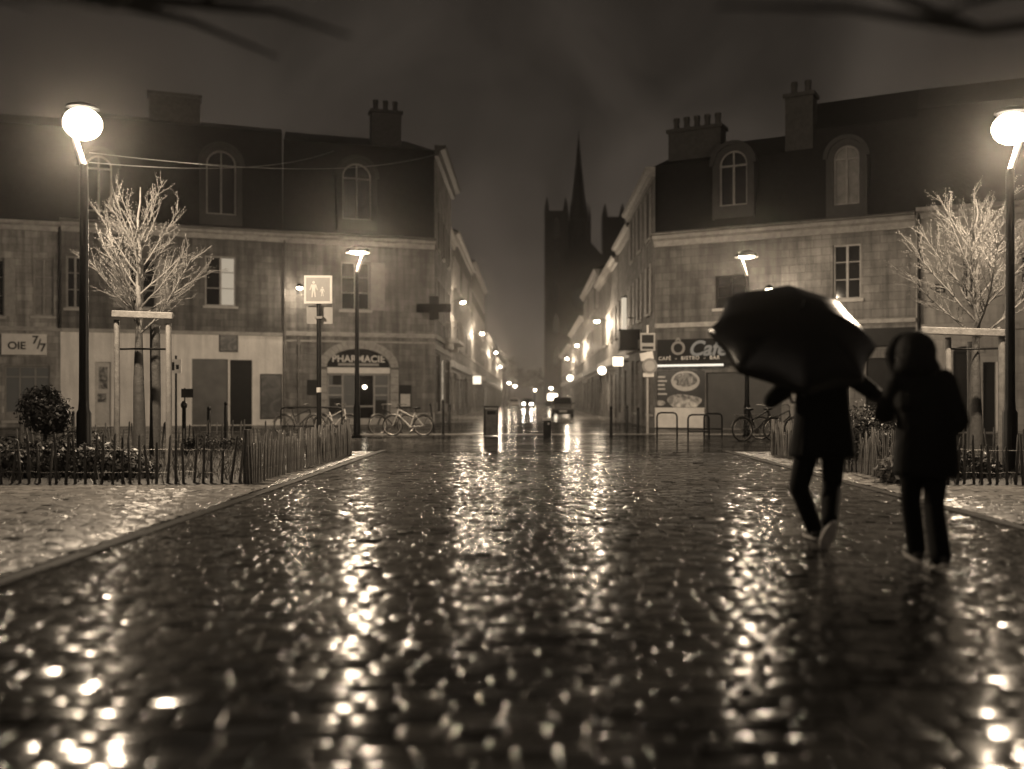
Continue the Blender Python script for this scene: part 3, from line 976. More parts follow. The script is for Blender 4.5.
part('lettering', text_mesh('CAFÉ  -  BISTRO  -  BAR', .2, .006, 0, .004, 'LEFT', 1.25), M_letter, cf.o, F @ Matrix.Translation((on_line(A1, B1, 660, 350)[0], -.17, fz[2] + .16)))
st = RR(655, 364.5, 725, 366.5)
part('strip_light', MB().box(st[0], st[1], -.3, -.2, st[2], st[3]), emit_mat('strip_light', .9, (1, .9, .75)), cf.o, F)
part('strip_housing', MB().box(st[0], L - .5, -.32, -.165, st[3] + .003, st[3] + .16), M_dark, cf.o, F)
pz = part('menu_panel', MB().box(cfront[0], cfront[1], .05, .1, cfront[2], cfront[3]), noise_mat('black_print', .015, .35, .2, 3), cf.o, F)
ec = on_line(A1, B1, 685, 381)
el = MB()
for rx, rz, y in ((.62, .42, .044),):
    el.prism([(ec[0] + rx * math.cos(t), ec[1] + rz * math.sin(t)) for t in np.linspace(0, 2 * PI, 28, endpoint=False)], y, .0495)
part('oval_emblem', el, noise_mat('pale_print', .42, .4, .2, 6), pz)
el = MB(); el.prism([(ec[0] + .52 * math.cos(t), ec[1] + .05 + .3 * math.sin(t)) for t in np.linspace(0, 2 * PI, 24, endpoint=False)], .038, .0435)
part('oval_field', el, poster_mat('emblem_print', .04, .4, 5, .5), pz)
fc = on_line(A1, B1, 684, 402)
el = MB(); el.prism([(fc[0] + .72 * math.cos(t) * (1 + .12 * math.sin(3 * t)), fc[1] + .34 * math.sin(t) * (1 + .15 * math.cos(2 * t + 1))) for t in np.linspace(0, 2 * PI, 30, endpoint=False)], .044, .0495)
part('food_picture', el, poster_mat('food_print', .08, .6, 3.2, .48), pz)
ml = MB()
for i_, (q, wv) in enumerate(((377, .32), (381, .4), (385, .3), (389, .32), (394, .4))):
    c = on_line(A1, B1, 657.5, q); ml.box(c[0], c[0] + wv, .04, .0495, c[1] - .035, c[1] + .035)
part('menu_lines', ml, noise_mat('pale_print', .42, .4, .2, 6), pz)
c = on_line(A1, B1, 660, 403); el = MB(); el.prism([(c[0] + .22 * math.cos(t), c[1] + .11 * math.sin(t)) for t in np.linspace(0, 2 * PI, 18, endpoint=False)], .044, .0495)
part('dish_picture', el, poster_mat('food_print', .08, .6, 3.2, .48), pz)
cf.cornice(0, 8.05, .4, .45); cf.gutter(0, 8.1, .4)
F3, L3, a3 = cf.frame(3)
for op in (sideR[1], sideR[3]): add_window(cf.o, F3, op, 'shop')
for op in (sideR[0], sideR[2]): part('shop_door', MB().box(op[0], op[1], .1, .15, op[2], op[3]), M_dark, cf.o, F3)
for op in sideR[4:]: add_window(cf.o, F3, op, 'casement', shutters=2)
cf.band(3, 3.6, 4.0, .2); cf.cornice(3, 11.0, .4, .4)
cf.roof([(11.2, [.8, .01, .6, .01]), (12.3, [2.6, .02, 2.5, 2.0])])
cf.dormer(0, RR(720, 165, 748, 206))
p = edge_frame(A1, B1)[0] @ Vector((1.3, 1.6, 0)); cf.chimney((p.x, p.y), 2.3, .8, 9.5, 12.9, aR, 5)
# drainpipe between the houses
poly = quad(B1, B2, 12)
R2 = lambda *a: rect(B1, B2, *a)
w1 = R2(833, 244, 861, 299); door2 = R2(866, 358, 896, 424); door2 = (door2[0], door2[1], .03, door2[3]); sw = R2(800, 352, 850, 420); sw = (sw[0], sw[1], .5, sw[3])
rh2 = Building('mansard_house', 'stone house with tall mansard roof and pale arched dormer window behind the umbrella', 'house', poly, 8.05, ashR2, {0: [w1, door2, sw]})
F, L, a = rh2.frame(0)
add_window(rh2.o, F, w1, 'casement', frame=M_joinery); add_window(rh2.o, F, sw, 'shop')
part('door', MB().box(door2[0], door2[1], .1, .15, door2[2], door2[3]), M_dark, rh2.o, F)
fb = R2(855, 328, 918, 346)
part('shop_fascia', MB().box(fb[0], min(fb[1], L - .05), -.14, -.003, fb[2], fb[3]), M_dark, rh2.o, F, bevel=.01)
rh2.band(0, 4.1, 4.26, .1); rh2.cornice(0, 8.05, .4, .45); rh2.gutter(0, 8.1, .4)
rh2.roof([(12.0, [1.0, .01, .6, .01]), (13.6, [3.0, .02, 2.5, .02])])
rh2.dormer(0, R2(834, 158, 860, 205), pane=M_glass_dim)  # light caught by this pane is put into its pale colour
p = edge_frame(B1, B2)[0] @ Vector((.5, 1.2, 0)); rh2.chimney((p.x, p.y), 1.1, .8, 11, 13.6, aR, 2)
poly = quad(B2, B3, 12)
R3 = lambda *a: rect(B2, B3, *a)
w3 = R3(961, 256, 977, 298); w4 = R3(1020, 254, 1044, 298); d3 = R3(953, 352, 976, 424); d3 = (d3[0], d3[1], .03, d3[3]); d4 = R3(983, 362, 995, 424); d4 = (d4[0], d4[1], .03, d4[3])
rh3 = Building('pale_stone_house', 'pale stone house at the right edge with small street plaque and arched doorway', 'house', poly, 8.3, ashR3, {0: [w3, w4, d3, d4]})
F, L, a = rh3.frame(0)
add_window(rh3.o, F, w3, 'casement', frame=M_white); add_window(rh3.o, F, w4, 'casement', frame=M_white)
part('door', MB().box(d3[0], d3[1], .1, .15, d3[2], d3[3]), M_dark, rh3.o, F); part('door', MB().box(d4[0], d4[1], .1, .15, d4[2], d4[3]), M_dark, rh3.o, F)
ar = MB(); cxx = (d3[0] + d3[1]) / 2; ww = (d3[1] - d3[0]) / 2
for k in range(14):
    f = lambda r, q: (cxx + r * math.cos(PI * q / 14), d3[3] - .02 + r * math.sin(PI * q / 14) * .6)
    ar.prism([f(ww + .28, k), f(ww + .28, k + 1), f(ww, k + 1), f(ww, k)], -.05, -.003)
part('arch_surround', ar, M_band, rh3.o, F)
ar = MB(); ar.prism([(cxx + ww * math.cos(PI * k / 14), d3[3] - .02 + ww * .6 * math.sin(PI * k / 14)) for k in range(15)], -.03, -.003)
part('fanlight', ar, M_dark, rh3.o, F)
pl = R3(996, 362, 1003, 424); part('pilaster', MB().box(pl[0], pl[1], -.1, -.003, .02, pl[3]), M_white, rh3.o, F, bevel=.01)
pl = R3(935, 284, 945, 293); q = part('street_plaque', MB().box(pl[0], pl[1], -.04, -.003, pl[2], pl[3]), M_dark, rh3.o, F, bevel=.005)
part('plaque_lines', MB().box(pl[0] + .06, pl[1] - .06, -.046, -.041, pl[2] + .08, pl[2] + .12).box(pl[0] + .1, pl[1] - .1, -.046, -.041, pl[3] - .12, pl[3] - .08), M_letter, q)
rh3.band(0, 3.75, 4.0, .12); rh3.cornice(0, 8.3)
part('downpipe', MB().tube([(.1, -.12, .1), (.1, -.12, 8.1)], .06, 8), M_dark, rh3.o, F)
rh3.roof([(12.3, [1.0, .01, .6, .01]), (13.6, [3.0, .02, 2.5, .02])])

# --- houses along the street
STREET = []


def street_house(side, y0, y1, zt, h, v, label, lit=(), floors=None, x=5.55, shop='dark', depth=9, awning=False, cm=None):
    if side < 0:
        A, B = (-x, y0), (-x, y1)
    else:
        A, B = (x, y1), (x, y0)
    L = y1 - y0; nc = max(2, int(L / 2.9)); fl = floors or int((zt - 4.4) / 3.1)
    gap = L / nc; fh = (zt - 4.5) / fl
    ops, ups = [], []
    for c in range(nc):
        xm = gap * (c + .5)
        for f in range(fl):
            ups.append((xm - .55, xm + .55, 4.5 + f * fh + .7, 4.5 + f * fh + min(2.75, fh - .3)))
        if c % 2 == 0 and c < nc - 1 or nc < 3:
            ops.append((xm - gap * .42, xm + gap * .42, .45, 3.25))
        else:
            ops.append((xm - .6, xm + .6, .03, 2.9))
    b = Building('street_house', label, 'house', quad(A, B, depth), zt, stone_mat(f'street_stone_{int(v*100)}_{side}', v * .62, side * -PI / 2), {0: ops + ups}, 'houses lining the street')
    F, L, a = b.frame(0)
    for k, op in enumerate(ops):
        if op[2] > .2: add_window(b.o, F, op, 'shop', pane=M_lit_dim if k in lit else M_glass, sill=False)
        else: part('door', MB().box(op[0], op[1], .1, .15, op[2], op[3]), M_lit_win if ('d', k) in lit else M_dark, b.o, F)
    for k, op in enumerate(ups):
        add_window(b.o, F, op, 'casement', shutters=2 if (k + int(y0)) % 3 else 0)
    b.band(0, 3.5, 4.0, .15, name='shop_fascia', mat=[M_band, M_dark, M_joinery][int(y0) % 3]); b.cornice(0, zt, .45, .45, cm)
    b.pitched(h)
    p = edge_frame(A, B)[0] @ Vector((L * .5, depth * .35, 0))
    b.chimney((p.x, p.y), 1.6 if L > 12 else 1.1, .7, zt + .5, zt + h + 1.0, a + PI / 2, 3)
    if awning:
        op = ops[0]; aw = MB()
        aw.prism([(0, 3.4), (-1.2, 2.75), (-1.2, 2.5), (-1.17, 2.5), (-1.17, 2.72), (0, 3.34)], op[0] - .2, op[1] + .2, Matrix(((0, 1, 0, 0), (1, 0, 0, 0), (0, 0, 1, 0), (0, 0, 0, 1))))
        part('awning', aw, noise_mat('canvas', .16, .7, .2, 3), b.o, F)
    return b


street_house(-1, 61.2, 73, 12.6, 1.8, .34, 'street house next beyond the pharmacy on the left', lit=(0,), awning=True)
street_house(-1, 73.2, 96, 13.6, 2.0, .30, 'long dark street house with four rows of windows on the left', lit=(2,))
street_house(-1, 96.2, 124, 14.6, 1.8, .28, 'tallest far street house on the left ending the high roofline', lit=(1,))
street_house(-1, 124.2, 160, 9.6, 1.6, .32, 'low far street house on the left past the tall one', lit=(0, ('d', 1)))
street_house(-1, 160.2, 205, 8.2, 1.8, .32, 'last hazy street house at the far left end', lit=(0, 3, 6))
street_house(1, 53.2, 62, 10.6, 1.5, .36, 'street house beside the cafe corner with pale cornice on the right', lit=(0,), cm=M_sill)
street_house(1, 62.2, 79, 10.2, 1.8, .34, 'street house with lowered awning and pale eaves on the right', lit=(2,), awning=True, cm=M_sill)
street_house(1, 79.2, 101, 11.6, 1.7, .28, 'broad dark street house in front of the church on the right', lit=(1,), awning=True)
street_house(1, 101.2, 132, 9.8, 1.6, .30, 'far street house on the right beyond the broad dark one', lit=(1, 4))
street_house(1, 132.2, 170, 8.6, 1.5, .30, 'last hazy street house on the right before the church', lit=(0, 3))

# ---------------------------------------------------------------- church
ch = thing('church', 'dark gothic church with tall needle spire beyond the street end', 'church', (10.3, 212, 0))
M_ch = noise_mat('church_stone', .03, .8, .3, 1.2)
cb = MB(); cb.box(-6.2, 7.6, -6, 30, 0, 28)
cb.add([(-6.2, -6, 28), (7.6, -6, 28), (.7, -6, 35.5), (-6.2, 30, 28), (7.6, 30, 28), (.7, 30, 35.5)], [(0, 1, 2), (3, 5, 4), (0, 2, 5, 3), (1, 4, 5, 2)])
part('nave', cb, M_ch, ch)


def church_tower(x, y, w, z0, z1):
    t = MB(); t.box(x - w / 2, x + w / 2, y - w / 2, y + w / 2, z0, z1)
    for sx in (-1, 1):
        for sy in (-1, 1):
            px, py = x + sx * w / 2, y + sy * w / 2
            t.box(px - .45, px + .45, py - .45, py + .45, z0, z1 + .6); t.add([(px - .45, py - .45, z1 + .6), (px + .45, py - .45, z1 + .6), (px + .45, py + .45, z1 + .6), (px - .45, py + .45, z1 + .6), (px, py, z1 + 3)], [(0, 1, 4), (1, 2, 4), (2, 3, 4), (3, 0, 4)])
    for z in np.arange(6, z1, 6.5):
        t.box(x - w / 2 - .15, x + w / 2 + .15, y - w / 2 - .15, y + w / 2 + .15, z, z + .4)
    tw = part('tower', t, M_ch, ch)
    for z in np.arange(8, z1 - 5, 6.5):
        o = MB(); o.prism([(x - .5, z), (x + .5, z), (x + .5, z + 3), (x, z + 4.2), (x - .5, z + 3)], y - w / 2 - .05, y - w / 2 - .01)
        part('lancet_window', o, M_glass, tw)


church_tower(-4.8, -8, 3.8, 0, 39.5); church_tower(7.2, -4, 3.6, 0, 39.0)
spm = MB(); n = 8
spm.lathe([(2.3, 28), (2.3, 39.5), (2.6, 39.6), (2.0, 40.2), (1.3, 46), (.65, 52.0), (.15, 57.5), (.05, 59.3)], 8, Matrix.Translation((.4, 4, 0)), smooth=False)
for k in range(8):
    an = PI / 4 * k; spm.lathe([(.3, 34), (.3, 40.8), (.02, 43.6)], 5, Matrix.Translation((.4 + 2.4 * math.cos(an), 4 + 2.4 * math.sin(an), 0)), smooth=False)
part('spire', spm, M_ch, ch)
o = MB(); o.lathe([(2.3, 0), (2.3, .06)], 24, Matrix.Translation((.7, -6.05, 22)) @ Matrix.Rotation(PI / 2, 4, 'X'), smooth=False)
part('rose_window', o, M_glass, ch)


# ---------------------------------------------------------------- lamps
def street_lamp(label, loc, height, head_dir, power, big=False, group='forked street lamps on the square'):
    o = thing('street_lamp', label, 'street lamp', loc, head_dir, group)
    mb = MB().lathe([(.11, 0), (.11, 1.0), (.085, 1.05), (.075, 1.2), (.06, height - .7)], 14)
    mb.lathe([(.17, 0), (.17, .04), (.12, .08)], 14)
    part('pole', mb, M_black, o)
    part('door_plate', MB().box(-.035, .035, -.122, -.105, .45, .8), M_dark, o)
    arm = MB().tube([(0, 0, height - .75), (.14, 0, height - .3), (.28, 0, height + .1)], [.05, .045, .04], 10)
    part('arm', arm, noise_mat('grey_lamp_metal', .35, .35, .2, 5, metal=.3), o)
    hx = 0.02
    if big:
        hd = MB().lathe([(.02, height + .26), (.12, height + .25), (.24, height + .2), (.25, height + .17), (.24, height + .16)], 24, Matrix.Translation((hx, 0, 0)))
        r_, rz, zc_, zl = .29, .25, height - .07, height - .4
    else:
        hd = MB().lathe([(.02, height + .17), (.14, height + .15), (.34, height + .03), (.4, height - .09), (.385, height - .095), (.32, height + .02), (.01, height + .1)], 24, Matrix.Translation((hx, 0, 0)))
        hd.box(.0, .3, -.03, .03, height + .06, height + .11)
        r_, rz, zc_, zl = .26, .075, height - .06, height - .17
    part('head', hd, M_dark, o)
    part('lens', MB().ellipsoid((0, 0, 0), (r_, r_, rz), 18, 9), M_lit_big if big else M_lit_lamp, o, Matrix.Translation((hx, 0, zc_)))
    lamp_light(o, (hx, 0, zl), power, .06 if big else .035)
    return o


pL = gp(84, 15.5); street_lamp('tall street lamp glaring beside the bare tree at the left', (pL.x, 15.5, 0), 5.55, PI, 1700, True)
pR = gp(1010, 15.5); street_lamp('tall street lamp glaring at the right edge above the bare tree', (pR.x, 15.5, 0), 5.48, 0, 1700, True)
pm = gp(357, 32); street_lamp('street lamp on a dark pole in front of the pharmacy', (pm.x, 32, 0), 6.0, 0, 2100)
pm = gp(747, 33); street_lamp('street lamp showing just above the umbrella before the cafe house', (pm.x, 33, 0), 6.0, PI, 800)


def wall_lamp(name, label, cat, P, ang, reach, power, lens, group, r=.13, spot=None):
    """bracket lamp: ang = direction the arm points away from the wall"""
    o = thing(name, label, cat, P, ang, group)
    b = MB().tube([(0, 0, 0), (reach * .5, 0, .18), (reach, 0, .2)], .03, 8).box(-.02, .03, -.08, .08, -.15, .15)
    part('bracket', b, M_black, o)
    h = MB().lathe([(.04, .26), (r * 1.4, .2), (r * 1.6, .1), (r * 1.5, .09)], 14, Matrix.Translation((reach, 0, 0)))
    part('head', h, M_dark, o)
    part('lens', MB().ellipsoid((0, 0, 0), (r * 1.3, r * 1.3, r * .8), 14, 8), lens, o, Matrix.Translation((reach, 0, .05)))
    if power: lamp_light(o, (reach, 0, -.12), power, .08, spot)
    return o


M_, L_, ang, u = edge_frame(L1B, L2B); s_, z_ = on_line(L1B, L2B, 298, 289)
p = M_ @ Vector((s_, -.01, z_ - .1)); wall_lamp('wall_lamp', 'small bright wall lamp on the pharmacy building beside the walking sign', 'wall lamp', p, ang - PI / 2, .9, 70, M_lit_lamp, 'wall lamps on the square', .1)
M_, L_, ang, u = edge_frame(A1, B1); s_, z_ = on_line(A1, B1, 775, 291)
p = M_ @ Vector((s_, -.01, z_ - .1)); wall_lamp('wall_lamp', 'small bright wall lamp peeping over the umbrella top', 'wall lamp', p, ang - PI / 2, .9, 60, M_lit_lamp, 'wall lamps on the square', .1)

G = 'lamps on brackets along the street'
sl = [(-1, 463, 303, 70, 'nearest and largest bracket lamp on the left street houses', 900),
      (-1, 482, 334, 98, 'second bracket lamp along the left street houses', 900),
      (-1, 496, 353, 139, 'third bracket lamp along the left street houses', 1100),
      (-1, 500, 367, 172, 'fourth and dimmest bracket lamp on the left street houses', 900),
      (1, 597, 322, 69, 'nearest and largest bracket lamp on the right street houses', 900),
      (1, 577, 346, 98, 'second bracket lamp along the right street houses', 900),
      (1, 567, 359, 126, 'third bracket lamp along the right street houses', 1000)]
for sd, px, py, D, lab, pw in sl:
    P = gp(px, D, py); wallx = sd * 5.55; reach = abs(wallx - P.x)
    wall_lamp('bracket_lamp', lab, 'street lamp', (wallx, D, P.z), PI if sd > 0 else 0, reach, pw * 1.1, M_lit_far, G, .13)

# far small lights
for px, py, D, lab in ((509, 383, 205, 'tiny far lamp on the left of the street end'), (515, 386, 225, 'tiny far lamp just right of its twin at the street end'),
                       (535, 390, 240, 'tiny far lamp over the middle of the street end'), (551, 388, 185, 'bright far lamp above the lit white box sign')):
    P = gp(px, D, py); o = thing('far_street_lamp', lab, 'street lamp', (P.x, D, 0), 0, 'far lamps at the street end')
    part('pole', MB().tube([(0, 0, 0), (0, 0, P.z - .1)], .07, 8), M_black, o)
    part('head', MB().lathe([(.05, P.z + .25), (.3, P.z + .15), (.32, P.z + .1)], 12), M_dark, o)
    part('lens', MB().ellipsoid((0, 0, P.z - .03), (.26, .26, .14), 10, 6), M_lit_far, o)
    lamp_light(o, (0, 0, P.z - .35), 3000, .1)


# lit signs in the street
def box_sign(label, px0, py0, px1, py1, D, mat, sd, depth=.25, text=None, cat='sign', round_=False, name='projecting_sign'):
    a, b = gp(px0, D, py1), gp(px1, D, py0); w, h = b.x - a.x, b.z - a.z
    cx, cz = (a.x + b.x) / 2, (a.z + b.z) / 2
    wallx = sd * (5.53 if D > 53 else 5.28)
    o = thing(name, label, cat, (wallx, D, cz), 0, 'projecting shop signs')
    part('bracket', MB().tube([(0, 0, 0), (cx - wallx, 0, 0)], .025, 6), M_black, o)
    M = Matrix.Translation((cx - wallx, 0, 0))
    if round_:
        part('panel', MB().lathe([(w / 2, -depth / 2), (w / 2, depth / 2)], 20, M @ Matrix.Rotation(PI / 2, 4, 'X'), smooth=False), mat, o)
    else:
        part('panel', MB().box(-w / 2, w / 2, -depth / 2, depth / 2, -h / 2, h / 2), mat, o, M, bevel=.02)
        part('casing', MB().box(-w / 2 - .04, w / 2 + .04, -depth / 2 + .03, depth / 2 - .03, h / 2 + .003, h / 2 + .06).box(-w / 2 - .04, w / 2 + .04, -depth / 2 + .03, depth / 2 - .03, -h / 2 - .06, -h / 2 - .003), M_dark, o, M)
    return o


M_sg = emit_mat('soft_lit_sign', 1.3)
box_sign('bright white box sign on the right above a shop door', 613, 357, 623, 366, 55, emit_mat('bright_sign', 2.2), 1)
box_sign('round glowing sign lower on the right shopfronts', 598, 366, 606, 375, 64, M_lit_sign, 1, round_=True)
box_sign('soft lit square sign on the left shopfronts', 473, 376, 481, 384, 76, M_sg, -1)
box_sign('glowing cluster sign above the awning on the right', 567, 375, 573, 381, 103, M_lit_sign, 1, round_=True)
box_sign('glaring white box sign over the parked car', 548, 394, 557, 400, 140, emit_mat('glaring_sign', 9), 1)
box_sign('dark boxed shop sign jutting from the cafe side wall', 619, 331, 640, 349, 47, M_dark, 1, depth=.6)
box_sign('dim tall banner sign high on the right street houses', 622, 298, 626, 338, 50, emit_mat('dim_banner', .5), 1, depth=.5)

# pharmacy cross
P = gp(434, 49.3, 308)
o = thing('pharmacy_cross', 'dark unlit cross sign jutting from the pharmacy corner', 'sign', (-4.72, 50.6, P.z))
cxx = P.x + 4.72
cr = MB(); cr.box(cxx - .85, cxx + .85, -1.45, -1.2, -.2, .2); cr.box(cxx - .22, cxx + .22, -1.45, -1.2, .203, .57); cr.box(cxx - .22, cxx + .22, -1.45, -1.2, -.57, -.203)
part('cross', cr, noise_mat('unlit_sign_black', .005, .7, .2, 5, spec=.03), o, bevel=.02)
part('bracket', MB().tube([(0, 0, .1), (cxx + .3, -1.2, .1)], .03, 6).tube([(0, 0, -.1), (cxx + .3, -1.2, -.1)], .03, 6), M_black, o)

# balcony on the left street front
bo = thing('balcony', 'white railed balcony brightly lit on the left street corner', 'balcony', (-4.75, 58.2, 4.55))
part('slab', MB().box(.003, .85, -2.2, 2.2, -.14, 0).box(.003, .5, -1.9, -1.7, -.5, -.143).box(.003, .5, 1.7, 1.9, -.5, -.143), M_white, bo, bevel=.02)
rl = MB()
for y in np.arange(-2.15, 2.2, .14): rl.tube([(.8, y, 0), (.8, y, 1.0)], .014, 6)
for x in np.arange(.1, .8, .14):
    for y in (-2.15, 2.15): rl.tube([(x, y, 0), (x, y, 1.0)], .014, 6)
for z in (.08, 1.0): rl.tube([(.0, -2.15, z), (.8, -2.15, z), (.8, 2.15, z), (.0, 2.15, z)], .025, 6)
part('railing', rl, M_white, bo)


# ---------------------------------------------------------------- signs and street furniture
def stick_figure(h):
    """walking adult pictogram in xz"""
    mb = MB(); s = h
    mb.lathe([(.085 * s, -.003), (.085 * s, .003)], 14, Matrix.Translation((0, 0, .9 * s)) @ Matrix.Rotation(PI / 2, 4, 'X'), smooth=False)
    mb.prism([(-.15 * s, .78 * s), (.15 * s, .78 * s), (.1 * s, .42 * s), (-.1 * s, .42 * s)], -.003, .003)
    mb.prism([(-.15 * s, .78 * s), (-.12 * s, .7 * s), (-.2 * s, .42 * s), (-.26 * s, .44 * s)], -.0035, .0032)
    mb.prism([(.15 * s, .78 * s), (.26 * s, .44 * s), (.2 * s, .42 * s), (.12 * s, .7 * s)], -.0035, .0032)
    mb.prism([(-.1 * s, .42 * s), (.0, .42 * s), (-.06 * s, 0), (-.14 * s, 0)], -.004, .0034)
    mb.prism([(.0, .42 * s), (.1 * s, .42 * s), (.14 * s, 0), (.06 * s, 0)], -.004, .0034)
    return mb


SD = 20.8
P = gp(319, SD)
o = thing('walking_sign', 'square sign of adult and child walking, white border, on tall post', 'sign', (P.x, SD, 0))
zc = CZ + (400 - 290) * SD / 1000; hw = .29
part('post', MB().lathe([(.05, 0), (.05, zc + .25)], 12), M_black, o)
bd = MB(); t = .045
bd.box(-hw, hw, -.1, -.07, zc - hw, zc - hw + t).box(-hw, hw, -.1, -.07, zc + hw - t, zc + hw).box(-hw, -hw + t, -.1, -.07, zc - hw + t, zc + hw - t).box(hw - t, hw, -.1, -.07, zc - hw + t, zc + hw - t)
part('border', bd, M_white, o); part('panel', MB().box(-hw + t, hw - t, -.095, -.07, zc - hw + t, zc + hw - t), noise_mat('blue_grey_sign', .30, .4, .15, 3), o)
part('adult_pictogram', stick_figure(.34), M_white, o, Matrix.Translation((-.09, -.1, zc - .16)))
part('child_pictogram', stick_figure(.2), M_white, o, Matrix.Translation((.09, -.1, zc - .14)))
part('lower_plate', MB().box(-.27, .27, .06, .075, zc - .7, zc - .32), noise_mat('grey_sign_back', .3, .45, .2, 3), o)
part('clamp', MB().box(-.08, .08, -.068, .06, zc - .6, zc - .55).box(-.08, .08, -.068, .06, zc + .1, zc + .15), M_zinc, o)
part('sticker', MB().lathe([(.053, 1.36), (.053, 1.46)], 12), M_white, o)

# right-hand sign post: picture sign, plate, round prohibition sign
P = gp(647.5, 36)
o = thing('sign_post', 'post with framed dark sign, tilted plate and round sign by the cafe', 'sign', (P.x, 36, 0))
part('post', MB().lathe([(.045, 0), (.045, 3.9)], 10), noise_mat('galvanised', .45, .4, .2, 4, metal=.3), o)
zz = lambda py: CZ + (400 - py) * .036
part('picture_sign', MB().box(-.27, .27, -.08, -.05, zz(351), zz(333)), noise_mat('grey_sign_back', .3, .45, .2, 3), o, bevel=.01)
part('sign_face', MB().box(-.21, .21, -.088, -.081, zz(343), zz(335)), M_dark, o); part('sign_face', MB().box(-.2, .2, -.088, -.081, zz(349), zz(346.5)), M_dark, o)
part('tilted_plate', MB().box(-.27, .2, -.075, -.05, -.14, .14), M_white, o, Matrix.Translation((0, 0, zz(356))) @ Matrix.Rotation(-.2, 4, 'Y'))
MR = Matrix.Translation((.07, -.06, zz(366))) @ Matrix.Rotation(PI / 2, 4, 'X')
part('round_sign', MB().lathe([(.28, 0), (.28, .02)], 24, smooth=False), noise_mat('sign_ring', .22, .4, .15, 3), o, MR)
part('round_face', MB().lathe([(.19, .021), (.19, .025)], 24, smooth=False), noise_mat('sign_pale', .38, .4, .15, 3), o, MR)
part('small_plate', MB().box(-.17, .22, -.07, -.05, zz(377), zz(373)), M_white, o)

# small signs behind the left bed
P = gp(176, 27)
o = thing('information_sign', 'small white square notice on a dark post by the white house', 'sign', (P.x, 27, 0))
part('post', MB().lathe([(.03, 0), (.03, 2.4)], 8), M_black, o)
part('panel', MB().box(-.16, .16, -.06, -.035, 1.92, 2.3), M_white, o); part('pictogram', MB().box(-.1, -.02, -.066, -.061, 2.0, 2.22).box(.02, .1, -.066, -.061, 2.03, 2.15), M_dark, o)
P = gp(184, 25)
o = thing('post_with_plate', 'black round-headed post with small dark plate before the roller shutter', 'post', (P.x, 25, 0))
part('post', MB().lathe([(.05, 0), (.05, 1.0), (.075, 1.02), (.08, 1.1), (.04, 1.17), (.01, 1.18)], 12), M_black, o); part('plate', MB().box(-.06, .24, -.03, -.005, 1.26, 1.48).box(.0, .03, -.004, .02, 1.1, 1.5), M_dark, o)


def bollard(label, px, D, h, r=.05, lean=0.0):
    P = gp(px, D); o = thing('bollard', label, 'bollard', (P.x, D, 0), 0, 'slim bollards round the square')
    o.rotation_euler = (0, lean, 0)
    part('post', MB().lathe([(r, 0), (r, h - .14), (r * .85, h - .13), (r * .85, h - .1), (r, h - .09), (r * 1.02, h - .03), (r * .5, h), (.005, h + .005)], 12), M_black, o)
    part('base_ring', MB().lathe([(r * 1.7, 0), (r * 1.6, .03), (r * 1.05, .04)], 12), M_black, o)
    return o


bollard('thin black bollard nearest the bicycle at the left street corner', 443, 34, 1.2, .045)
bollard('thin black bollard just right of the one beside the bicycle', 449.5, 37, 1.05, .045)
bollard('leaning black bollard against the pale bicycle', 434, 35.5, 1.1, .04, -.12)
bollard('black bollard alone on the right of the street mouth', 611, 32.5, 1.0)
bollard('black bollard standing left of the white café counter', 627, 36, 1.0)
bollard('black bollard close by the post with round sign', 638, 35, .95)
bollard('black bollard behind the left fence before the grey shutter', 209, 30, 1.0, .06)
bollard('black bollard behind the left fence before the dark door', 226, 31, 1.15, .06)
bollard('black bollard behind the round clipped shrub at left', 73, 27, .9, .05)

# litter bin and short marker
P = gp(491, 33.2)
o = thing('litter_bin', 'dark upright litter bin with worn panel in the street mouth', 'bin', (P.x, 33.2, 0), .1)
b = MB(); b.box(-.21, .21, -.2, .2, .04, .9); part('body', b, noise_mat('bin_panel', .09, .4, .6, 5), o, bevel=.03)
part('frame', MB().box(-.235, -.213, -.22, .22, 0, .95).box(.213, .235, -.22, .22, 0, .95), M_black, o)
part('lid', MB().box(-.235, .235, -.22, .22, .953, 1.0), M_black, o, bevel=.01)
part('mouth', MB().box(-.14, .14, -.206, -.2, .72, .84), M_glass, o)
P = gp(547, 33)
o = thing('service_post', 'short thick black post with pale top in the street mouth', 'bollard', (P.x, 33, 0))
part('post', MB().box(-.13, .13, -.13, .13, 0, .52), M_black, o, bevel=.01); part('cap', MB().box(-.135, .135, -.135, .135, .523, .6), noise_mat('pale_cap', .55, .4, .2, 4), o, bevel=.01)
part('badge', MB().lathe([(.035, 0), (.035, .008)], 10, Matrix.Translation((.05, -.132, .42)) @ Matrix.Rotation(PI / 2, 4, 'X')), M_white, o)


def hoop(label, px0, px1, D, h=.75, rail=True):
    a, b = gp(px0, D), gp(px1, D); w = b.x - a.x
    o = thing('bike_stand', label, 'bike stand', ((a.x + b.x) / 2, D, 0), 0, 'bicycle stands')
    r = .05; pts = [(-w / 2, 0, 0), (-w / 2, 0, h - .12), (-w / 2 + .035, 0, h - .035), (-w / 2 + .12, 0, h), (w / 2 - .12, 0, h), (w / 2 - .035, 0, h - .035), (w / 2, 0, h - .12), (w / 2, 0, 0)]
    part('hoop', MB().tube(pts, .028, 10), M_black, o)
    if rail: part('crossbar', MB().tube([(-w / 2, 0, h * .33), (w / 2, 0, h * .33)], .022, 8), M_black, o)
    return o


hoop('tubular bicycle stand with crossbar before the dark shutter', 688, 709, 30.5)
hoop('tubular bicycle stand before the white café counter', 657, 677, 31.5, .8, False)
hoop('wide bicycle rail behind the pale fence on the left', 281, 342, 34, .95, True)
hoop('bicycle stand half hidden right of the crossbarred one', 704, 722, 33, .75)


